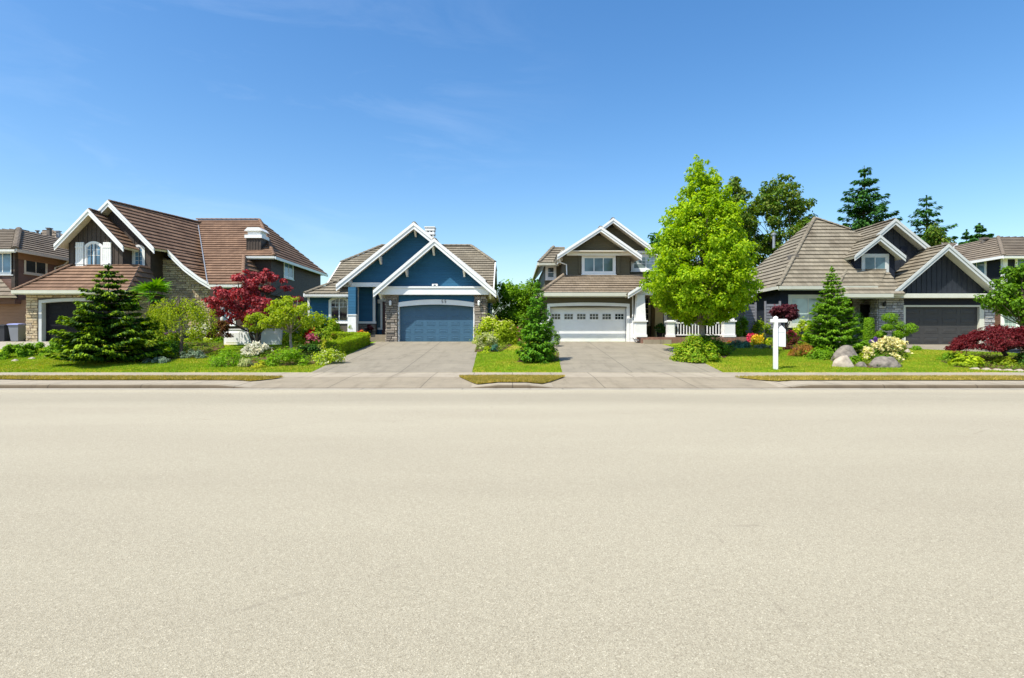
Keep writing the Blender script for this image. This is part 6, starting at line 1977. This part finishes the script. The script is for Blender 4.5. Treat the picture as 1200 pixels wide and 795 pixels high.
px_shrub('yellow_stemmed_shrub', 'loose yellow green shrub in front of the grey slat screen', 'shrub', 893, 403.5, 32, 36, LM['lime'], .13, depth=.6, n=2400, k=20, extra=(LM['green'], .4))
px_shrub('yellow_flower_plant', 'yellow flowering plant left of the white sign post', 'plant', 890, 406.5, 26, 14, LM['lime'], .09, flower=LM['f_yellow'], ff=.16, fleaf=.08, depth=.4)
px_shrub('silver_edging_plant', 'silvery edging plant at the lawn left of the sign post', 'plant', 893, 409, 30, 6, LM['silver'], .07, depth=.25)
Yp = 33.5
PTr = broad_tree('purple_standard', 'small purple leaved tree behind the white sign post', 'tree', at(921, Yp), hz(357, Yp) - terrain(hx(921, Yp), Yp),
                 [(.60, .35), (.74, .85), (.88, .95), (1.0, .4)], LM['purple'], 'bark_dark', n_clump=34, clump=.27, n_leaf=2600, leaf=.14, trunk_r=.05, limbs=14, clear=.7, rng_seed=51, core=.2, flat=.55)
px_shrub('pink_perennial', 'green plant with magenta flowers under the large window', 'plant', 928, 406.5, 30, 20, LM['lime'], .1, flower=LM['f_magenta'], ff=.05, fleaf=.11, depth=.5)
px_shrub('bronze_barberry', 'dark bronze leaved low shrub right of the sign post', 'shrub', 933, 411, 34, 15, LM['russet'], .09, depth=.45, extra=(LM['purple'], .5))
px_shrub('orange_grass', 'orange ornamental grass mound right of the sign post', 'plant', 941, 419.5, 38, 17, LM['orange'], .22, n=1500, wf=.10, depth=.55, tang_up=1.2, k=18)
px_shrub('green_mound', 'bright green mound at the foot of the fir', 'shrub', 962, 422.5, 34, 15, LM['fresh'], .12, depth=.5, wf=.4)
px_shrub('light_green_bush', 'light green rounded bush between the large window and the fir', 'shrub', 943, 405, 34, 36, LM['lime'], .13, depth=.6, n=2000)
px_shrub('boulder_plant', 'little green plant between the boulders', 'plant', 1000, 427.5, 20, 10, LM['fresh'], .10, depth=.3, n=1000)
px_shrub('yellow_shrub', 'yellow flowering shrub between the two big boulders', 'shrub', 1018, 425, 22, 18, LM['lime'], .1, flower=LM['f_cream'], ff=.18, fleaf=.09, depth=.4)
px_shrub('cream_flower_shrub', 'wide shrub covered in cream flowers behind the boulders', 'shrub', 1040, 423, 44, 25, LM['green'], .10, flower=LM['f_cream'], ff=.34, fleaf=.125, depth=.7, n=2600)
px_shrub('violet_flowers', 'small violet and orange flowers behind the cream shrub', 'plant', 1028, 407.5, 18, 12, LM['green'], .08, flower=LM['f_violet'], ff=.25, fleaf=.09, depth=.3)
px_shrub('orange_flowers', 'orange flowers beside the violet ones near the entry steps', 'plant', 1036, 407, 10, 12, LM['green'], .08, flower=LM['f_orange'], ff=.35, fleaf=.1, depth=.25)
px_shrub('russet_bush', 'dark reddish bush before the grey stone wall', 'shrub', 1030, 405, 15, 18, LM['russet'], .1, depth=.4, extra=(LM['red'], .3))
px_shrub('hosta_clump', 'bright lime hosta clump left of the weeping maple', 'plant', 1131, 431, 38, 14, LM['lime'], .2, depth=.6, n=650, wf=.7)
px_shrub('green_ground_cover', 'mid green leafy clump at the left tip of the red maple bed', 'plant', 1114, 424, 30, 10, LM['fresh'], .12, depth=.5)
px_shrub('low_lime_clump', 'low yellow green clump under the weeping maple', 'plant', 1176, 429.5, 28, 10, LM['lime2'], .1, depth=.4)
px_shrub('dark_edge_bush', 'dark green bush below the weeping maple at the frame edge', 'shrub', 1202, 430, 26, 18, LM['dark'], .1, depth=.5)
px_shrub('drive_plant', 'tiny round plant at the corner of the dark garage door', 'plant', 1073, 411, 14, 6, LM['fresh'], .08, depth=.25, n=500)
shrub('far_bush', 'green bush beside the white window of the hip roofed house', 'shrub', hx(1162, 38), 38, .7, .5, 1.55, 1500, .12, LM['fresh'])
shrub('dark_entry_hedge', 'tall dark clipped bush at the charcoal house entry', 'shrub', hx(1006, 36.2), 36.2, .62, .5, 2.0, 2600, .09, LM['dark'], k=40, lift=.35)


def column_bush(name, label, x, y, r, h, mat, n, leaf):
    rng = np.random.default_rng(int(h * 100))
    z = terrain(x, y)
    a = rng.uniform(0, 6.283, n); t = rng.uniform(0, 1, n)
    rr = r * (1 - .25 * t ** 3) * (1 - np.abs(rng.normal(0, .12, n))) * np.where(t > .97, rng.uniform(0, 1, n), 1)
    p = np.stack([x + rr * np.cos(a), y + rr * np.sin(a), z + t * h], 1)
    nn = norm(np.stack([np.cos(a), np.sin(a), .35 + 0 * a], 1) + rng.normal(0, .4, (n, 3)))
    o = quads(name, leaf_quads(p, nn, leaf * rng.uniform(.7, 1.3, n), .6), n, mat, origin=(x, y, z))
    return tag(o, label, 'shrub')


column_bush('column_topiary', 'narrow bright green clipped column by the entry steps', hx(1018.5, 35.2), 35.2, .33, 1.75, LM['fresh'], 2200, .09)

# cloud pruned pine: trunk with round pads
Yc = 33.0; cb = at(1058, Yc)
T = thing('cloud_topiary', 'cloud pruned tree with round green pads by the dark garage', 'tree', cb)
mb = MB()
pads = [(1046, 372, 8.5, 5), (1036, 384, 5, 3.6), (1053, 381.5, 8.5, 6), (1064, 385, 7, 5.5), (1035, 392, 5.5, 4), (1049, 392.5, 5.5, 4.5), (1060, 391, 7, 4.5), (1040, 398, 5, 3.4)]
mb.tube([(cb[0], cb[1], cb[2] - .05), (cb[0] - .12, cb[1], cb[2] + .55), (cb[0] + .02, cb[1], cb[2] + 1.0), (hx(1048, Yc), cb[1], hz(374, Yc))], [.08, .07, .05, .03], 8)
for i, (px, py, rx, rz) in enumerate(pads):
    c = np.array([hx(px, Yc), Yc + (-.25 if i % 2 else .2), hz(py, Yc)]); r = rx * Yc / F; h = rz * Yc / F
    rng = np.random.default_rng(i); n = 700
    d = unit(n, rng); rr = rng.uniform(.4, 1.3, n) ** .6
    p = c + d * rr[:, None] * np.array([r, r, h])
    quads('foliage_pad', leaf_quads(p, norm(d + [0, 0, .4] + rng.normal(0, .5, (n, 3))), .10 * rng.uniform(.7, 1.3, n), .4), n, LM['fresh'], parent=T)
    limb(mb, (cb[0] - .05, cb[1], min(cb[2] + .9, c[2] - .12)), c, .03, .015)
mb.build('trunk', MT['bark_dark'], T, smooth=True)
# ------------------------------------------------------------------ sign post
Ys = y_at(909, 433.5); xs_ = hx(909, Ys); zs_ = terrain(xs_, Ys)
S = thing('sign_post', 'white wooden sign post with a short arm on the lawn', 'sign post', (xs_, Ys, zs_))
mb = MB(); pw = .072
zt_ = hz(370.5, Ys)
mb.box(xs_ - pw, xs_ + pw, Ys - pw, Ys + pw, zs_ - .05, zt_ - .05)
mb.face([(xs_ - pw, Ys - pw, zt_ - .05), (xs_ + pw, Ys - pw, zt_ - .05), (xs_, Ys, zt_)]); mb.face([(xs_ + pw, Ys - pw, zt_ - .05), (xs_ + pw, Ys + pw, zt_ - .05), (xs_, Ys, zt_)])
mb.face([(xs_ + pw, Ys + pw, zt_ - .05), (xs_ - pw, Ys + pw, zt_ - .05), (xs_, Ys, zt_)]); mb.face([(xs_ - pw, Ys + pw, zt_ - .05), (xs_ - pw, Ys - pw, zt_ - .05), (xs_, Ys, zt_)])
mb.build('post', MT['white'], S)
mb = MB(); z = hz(376, Ys)
mb.prism([(hx(903.5, Ys), z - .07), (hx(921.5, Ys), z - .07), (hx(922.5, Ys), z), (hx(921.5, Ys), z + .07), (hx(903.5, Ys), z + .07)], Ys - .07, Ys + .07)
mb.build('arm', MT['white'], S)
mb = MB()
for px in (913.5, 919): mb.tube([(hx(px, Ys), Ys, z - .06), (hx(px, Ys), Ys, hz(384.2, Ys))], .008, 6)
mb.build('hook', MT['grey_metal'], S)
P_ = thing('hanging_sign', 'blank white house shaped board hanging from the sign post arm', 'sign', (hx(916, Ys), Ys, hz(406, Ys)))
mb = MB(); a, b = hx(911.2, Ys), hx(920.6, Ys)
mb.prism([(a, hz(406, Ys)), (b, hz(406.6, Ys)), (b, hz(386.5, Ys)), ((a + b) / 2, hz(381.5, Ys)), (a, hz(386.5, Ys))], Ys - .018, Ys + .018)
mb.build('board', plain('fresh white sign paint', (.88, .88, .87), .4, .01), P_)
mb = MB(); mb.box(a + .03, b - .03, Ys - .024, Ys - .0185, hz(390.2, Ys), hz(389.6, Ys)); mb.build('rule_line', MT['grey_trim'], P_)

# ------------------------------------------------------------------ boulders
def boulder(label, px, py, wpx, hpx, mat, seed, depth=None, group='boulders in the front bed'):
    import bmesh
    from mathutils import noise as mn
    Y = y_at(px, py); rx = wpx * Y / F / 2; h = hpx * Y / F; ry = depth or rx * .7
    Yc = Y + ry * .8; x = hx(px, Yc); z = terrain(x, Yc)
    bm = bmesh.new(); bmesh.ops.create_icosphere(bm, subdivisions=4, radius=1)
    o3 = Vector((seed * 3.1, seed * 1.7, 0))
    for v in bm.verts:
        p = v.co.copy()
        k = 1 + .28 * mn.noise(p * 1.1 + o3) + .10 * mn.noise(p * 2.7 + o3) + .03 * mn.noise(p * 7 + o3)
        q = p * k
        q.z = max(q.z, -.25) if q.z < 0 else q.z
        # a few flat broken faces
        for nrm_, d_ in ((Vector((.3, -.7, .64)).normalized(), .80), (Vector((-.5, -.3, .8)).normalized(), .86), (Vector((.8, -.3, .5)).normalized(), .84)):
            e = q.dot(nrm_) - d_
            if e > 0: q -= nrm_ * e * .85
        v.co = Vector((q.x * rx * 1.02, q.y * ry, q.z * h * 1.02))
    me = bpy.data.meshes.new('boulder'); bm.to_mesh(me); bm.free()
    me.materials.append(mat); me.polygons.foreach_set('use_smooth', [True] * len(me.polygons))
    o = bpy.data.objects.new('boulder', me); C.objects.link(o); o.location = (x, Yc, z)
    return tag(o, label, 'boulder', group)


boulder('grey rounded boulder, the tallest, at the foot of the fir', 992, 425, 32, 18, MT['granite'], 1)
boulder('pale cream boulder in front of the tallest grey one', 989, 431, 24, 12, MT['granite_pale'], 2, .3)
boulder('wide low grey boulder below the cream flowers', 1038, 431.5, 38, 12.5, MT['granite'], 3, .45)
boulder('small grey stone between the two larger boulders', 1010, 431, 12, 6.5, MT['granite'], 4, .2)
boulder('small pale stone on the lawn right of the cream flowers', 1064, 413.5, 6, 4, MT['granite_pale'], 5, .12)
for i, (px, py) in enumerate([(17, 424), (37, 421.5), (56, 418.8)]):
    boulder(('flat pale stone at the left end of the low bushes', 'flat pale stone under the middle low bushes', 'flat pale stone near the spruce end of the low bushes')[i], px, py, 7, 2.6, MT['granite_pale'], 10 + i, .12, 'stones below the low bushes')
# flat edging stones of the red maple bed
for i in range(5):
    px = 1143 + i * 13
    boulder(f'{ORD[i]} flat edging stone from the hosta below the weeping maple', px, 433.8 + i * .55, 13, 2.6, MT['granite_pale'], 20 + i, .14, 'edging stones of the weeping maple bed')

# ------------------------------------------------------------------ low white garden wall
Yw = 34.2
Wl = thing('garden_wall', 'low white panelled wall behind the mulch bed under the red maple', 'wall', (hx(296, Yw), Yw, 1.3))
zb, ztw = terrain(-15, Yw) - .05, hz(385.5, Yw)
cuts = [262, 283, 304, 330]
for a, b in zip(cuts, cuts[1:]):
    mb = MB(); xa, xb = hx(a, Yw) + .005, hx(b, Yw) - .005
    mb.box(xa, xb, Yw, Yw + .12, zb, ztw - .06); mb.box(xa + .0, xb - .0, Yw - .03, Yw + .15, ztw - .058, ztw)
    mb.frustum(xa + .12, xb - .12, zb + .15, ztw - .18, Yw, Yw - .02, .03)
    mb.build('wall_panel', MT['white'], Wl)

# ------------------------------------------------------------------ wheelie bins
def bin_(label, px, body, lid, s=1.0):
    Y = 37.3; x = hx(px, Y); z = terrain(x, Y)
    B = thing('wheelie_bin', label, 'bin', (x, Y, z), 'wheelie bins beside the brown garage')
    mb = MB()
    w0, w1, d0, d1, h = .21 * s, .29 * s, .25 * s, .35 * s, .98 * s
    A = [(x - w0, Y - d0, z + .05), (x + w0, Y - d0, z + .05), (x + w0, Y + d0, z + .05), (x - w0, Y + d0, z + .05)]
    T_ = [(x - w1, Y - d1, z + h), (x + w1, Y - d1, z + h), (x + w1, Y + d1, z + h), (x - w1, Y + d1, z + h)]
    for k in range(4): mb.face([A[k], A[(k + 1) % 4], T_[(k + 1) % 4], T_[k]])
    mb.face(list(reversed(A))); mb.face(T_)
    mb.box(x - w1 - .02, x + w1 + .02, Y - d1 - .03, Y + d1 + .02, z + h - .06, z + h)
    mb.build('body', body, B)
    mb = MB()
    prof = [(Y - d1 - .06, z + h + .004), (Y + d1 + .05, z + h + .004), (Y + d1 + .05, z + h + .08), (Y + .1, z + h + .11), (Y - d1 + .06, z + h + .07), (Y - d1 - .06, z + h + .035)]
    mb.prism_x(prof, x - w1 - .04, x + w1 + .04); mb.build('lid', lid, B)
    mb = MB(); mb.tube([(x - w1, Y + d1 + .09, z + h - .04), (x + w1, Y + d1 + .09, z + h - .04)], .02, 8)
    for s_ in (-1, 1): mb.box(x + s_ * w1 * .8 - .02, x + s_ * w1 * .8 + .02, Y + d1, Y + d1 + .1, z + h - .07, z + h - .02)
    mb.build('handle', body, B)
    for s_ in (-1, 1):
        mb = MB(); mb.tube([(x + s_ * (w0 + .02), Y + d0 + .02, z + .11), (x + s_ * (w0 + .08), Y + d0 + .02, z + .11)], .11, 14); mb.build('wheel', MT['black_iron'], B)
    return B


bin_('grey wheelie bin with a pale blue lid beside the stone pier', 21, MT['bin_grey'], MT['bin_blue'], 1.12)
bin_('dark wheelie bin at the tan wall', 5, MT['bin_dark'], MT['bin_dark'], 1.05)
bin_('dark wheelie bin cut by the frame edge', -9, MT['bin_dark'], MT['bin_dark'], 1.05)

# ------------------------------------------------------------------ porch pots of the blue house
def pot(name, label, px, Y, py0, w, h, mat):
    x = hx(px, Y); z = py0
    T_ = thing(name, label, 'plant pot', (x, Y, z))
    mb = MB(); mb.lathe((x, Y, z), [(0, 0), (w * .72, 0), (w, h), (w * 1.08, h), (w * 1.08, h * .9), (w * .9, h * .92), (0, h * .9)], 18)
    mb.build('pot', mat, T_, smooth=False)
    return T_, x, z + h


T_, x, z = pot('potted_cone', 'white pot with a clipped green cone beside the blue porch column', 411, 36.2, hz(388.5, 36.2) - .12, .17, .30, MT['white'])
rng = np.random.default_rng(4); n = 1500
t = rng.uniform(0, 1, n) ** .8; a = rng.uniform(0, 6.283, n); r = .22 * (1 - t) * rng.uniform(.8, 1, n) + .02
p = np.stack([x + r * np.cos(a), 36.2 + r * np.sin(a), z + t * .72], 1)
quads('cone_foliage', leaf_quads(p, norm(np.stack([np.cos(a), np.sin(a), .5 + 0 * a], 1) + rng.normal(0, .35, (n, 3))), .06 * rng.uniform(.7, 1.3, n), .6), n, LM['lime'], parent=T_)


def pot_flowers(T_, x, y, z, rx, h, mats, n=500, seed=3):
    rng = np.random.default_rng(seed)
    p, d, o = dome_points(n, rx, rx, h, 16, rng)
    quads('foliage', leaf_quads(p + [x, y, z], norm(d + [0, 0, .5]), .09 * rng.uniform(.7, 1.2, n), .6), n, LM['green'], parent=T_)
    m = n // 2
    p, d, o = dome_points(m * 3, rx * 1.05, rx * 1.05, h * 1.08, 16, np.random.default_rng(seed))
    p = p[np.argsort(-(np.linalg.norm(p / [rx, rx, h], axis=1)))[:m]]
    mi = (p[:, 0] + rng.normal(0, rx * .35, m) < 0).astype(int)
    quads('blossom', leaf_quads(p + [x, y, z], norm(rng.normal(0, .6, (m, 3)) + [0, -.4, 1]), .10 * rng.uniform(.7, 1.2, m), .9), m, mats, mi, parent=T_)


T_, x, z = pot('flower_pot', 'pot of yellow and red flowers at the blue house steps', 425, 35.7, FL - .01, .27, .34, MT['bronze'])
pot_flowers(T_, x, 35.7, z - .03, .40, .40, [LM['f_yellow'], LM['f_red']])
T_, x, z = pot('flower_pot', 'dark pot with a purple leaved plant beside the blue front door', 433, 37.7, FL + .46, .16, .30, MT['black_iron'])
rng = np.random.default_rng(8); p, d, o = dome_points(400, .30, .30, .5, 14, rng)
quads('foliage', leaf_quads(p + [x, 37.7, z - .03], norm(d + [0, 0, .5]), .11 * rng.uniform(.7, 1.3, 400), .5), 400, LM['purple'], parent=T_)
T_, x, z = pot('flower_pot', 'dark pot with a leafy plant on the white porch by the front door', 773, 36.6, FL + .30, .2, .32, MT['black_iron'])
rng = np.random.default_rng(9); p, d, o = dome_points(600, .42, .42, .62, 16, rng)
quads('foliage', leaf_quads(p + [x, 36.6, z - .03], norm(d + [0, 0, .5]), .13 * rng.uniform(.7, 1.3, 600), .5), 600, LM['dark'], parent=T_)

# ------------------------------------------------------------------ light, sky, camera
sc = bpy.context.scene
w = bpy.data.worlds.new('World'); sc.world = w; w.use_nodes = True
nt = w.node_tree; nt.nodes.clear()
out = nt.nodes.new('ShaderNodeOutputWorld'); bg = nt.nodes.new('ShaderNodeBackground')
sky = nt.nodes.new('ShaderNodeTexSky'); sky.sky_type = 'NISHITA'; sky.sun_disc = False
sd = -SUNV
sky.sun_elevation = math.asin(sd.z); sky.sun_rotation = math.atan2(sd.x, sd.y)
sky.altitude = 50; sky.air_density = 1.15; sky.dust_density = 1.0; sky.ozone_density = 2.2
# thin high cirrus
tc = nt.nodes.new('ShaderNodeTexCoord')
mp = nt.nodes.new('ShaderNodeMapping'); mp.inputs['Scale'].default_value = (1.3, 1.3, 6.0); mp.inputs['Rotation'].default_value = (0, 0.35, 0.2)
nt.links.new(tc.outputs['Generated'], mp.inputs[0])
nz = node(nt, 'ShaderNodeTexNoise', Scale=2.1, Detail=7.0, Roughness=0.62, Distortion=0.6); nt.links.new(mp.outputs[0], nz.inputs['Vector'])
cr = ramp(nt, nz.outputs[0], [(0.47, (0, 0, 0)), (0.80, (0.10, 0.10, 0.10))])
dp = node(nt, 'ShaderNodeVectorMath', operation='DOT_PRODUCT'); nt.links.new(tc.outputs['Generated'], dp.inputs[0]); dp.inputs[1].default_value = Vector((-0.34, 0.90, 0.27)).normalized()
mk = ramp(nt, dp.outputs['Value'], [(0.88, (0, 0, 0)), (0.985, (1, 1, 1))])
mm = node(nt, 'ShaderNodeMath', operation='MULTIPLY'); nt.links.new(cr, mm.inputs[0]); nt.links.new(mk, mm.inputs[1]); cr = mm.outputs[0]
mx = node(nt, 'ShaderNodeMix', data_type='RGBA', blend_type='MIX')
hs = node(nt, 'ShaderNodeHueSaturation', Hue=0.502, Saturation=1.31, Value=0.97); nt.links.new(sky.outputs[0], hs.inputs['Color'])
nt.links.new(cr, mx.inputs[0]); nt.links.new(hs.outputs[0], mx.inputs[6]); mx.inputs[7].default_value = (7.0, 7.4, 8.0, 1)
nt.links.new(mx.outputs[2], bg.inputs[0]); bg.inputs[1].default_value = 0.122
nt.links.new(bg.outputs[0], out.inputs[0])

L = bpy.data.lights.new('sun', 'SUN'); L.energy = 4.0; L.angle = math.radians(0.53); L.color = (1.0, 0.95, 0.845)
so = bpy.data.objects.new('sun', L); C.objects.link(so)
so.rotation_euler = SUNV.to_track_quat('-Z', 'Y').to_euler(); so.location = (-20, -10, 40)

cam = bpy.data.cameras.new('camera'); cam.lens = 20.0; cam.sensor_width = 36.0; cam.clip_end = 2000
co = bpy.data.objects.new('camera', cam); C.objects.link(co)
co.location = (0, 0, EYE); co.rotation_euler = (math.pi / 2, 0, 0)
sc.camera = co
sc.view_settings.view_transform = 'Standard'; sc.view_settings.look = 'None'
sc.view_settings.exposure = 0.79; sc.view_settings.gamma = 1.0
sc.render.engine = 'CYCLES'
sc.cycles.max_bounces = 6; sc.cycles.diffuse_bounces = 3; sc.cycles.transmission_bounces = 4; sc.cycles.glossy_bounces = 2
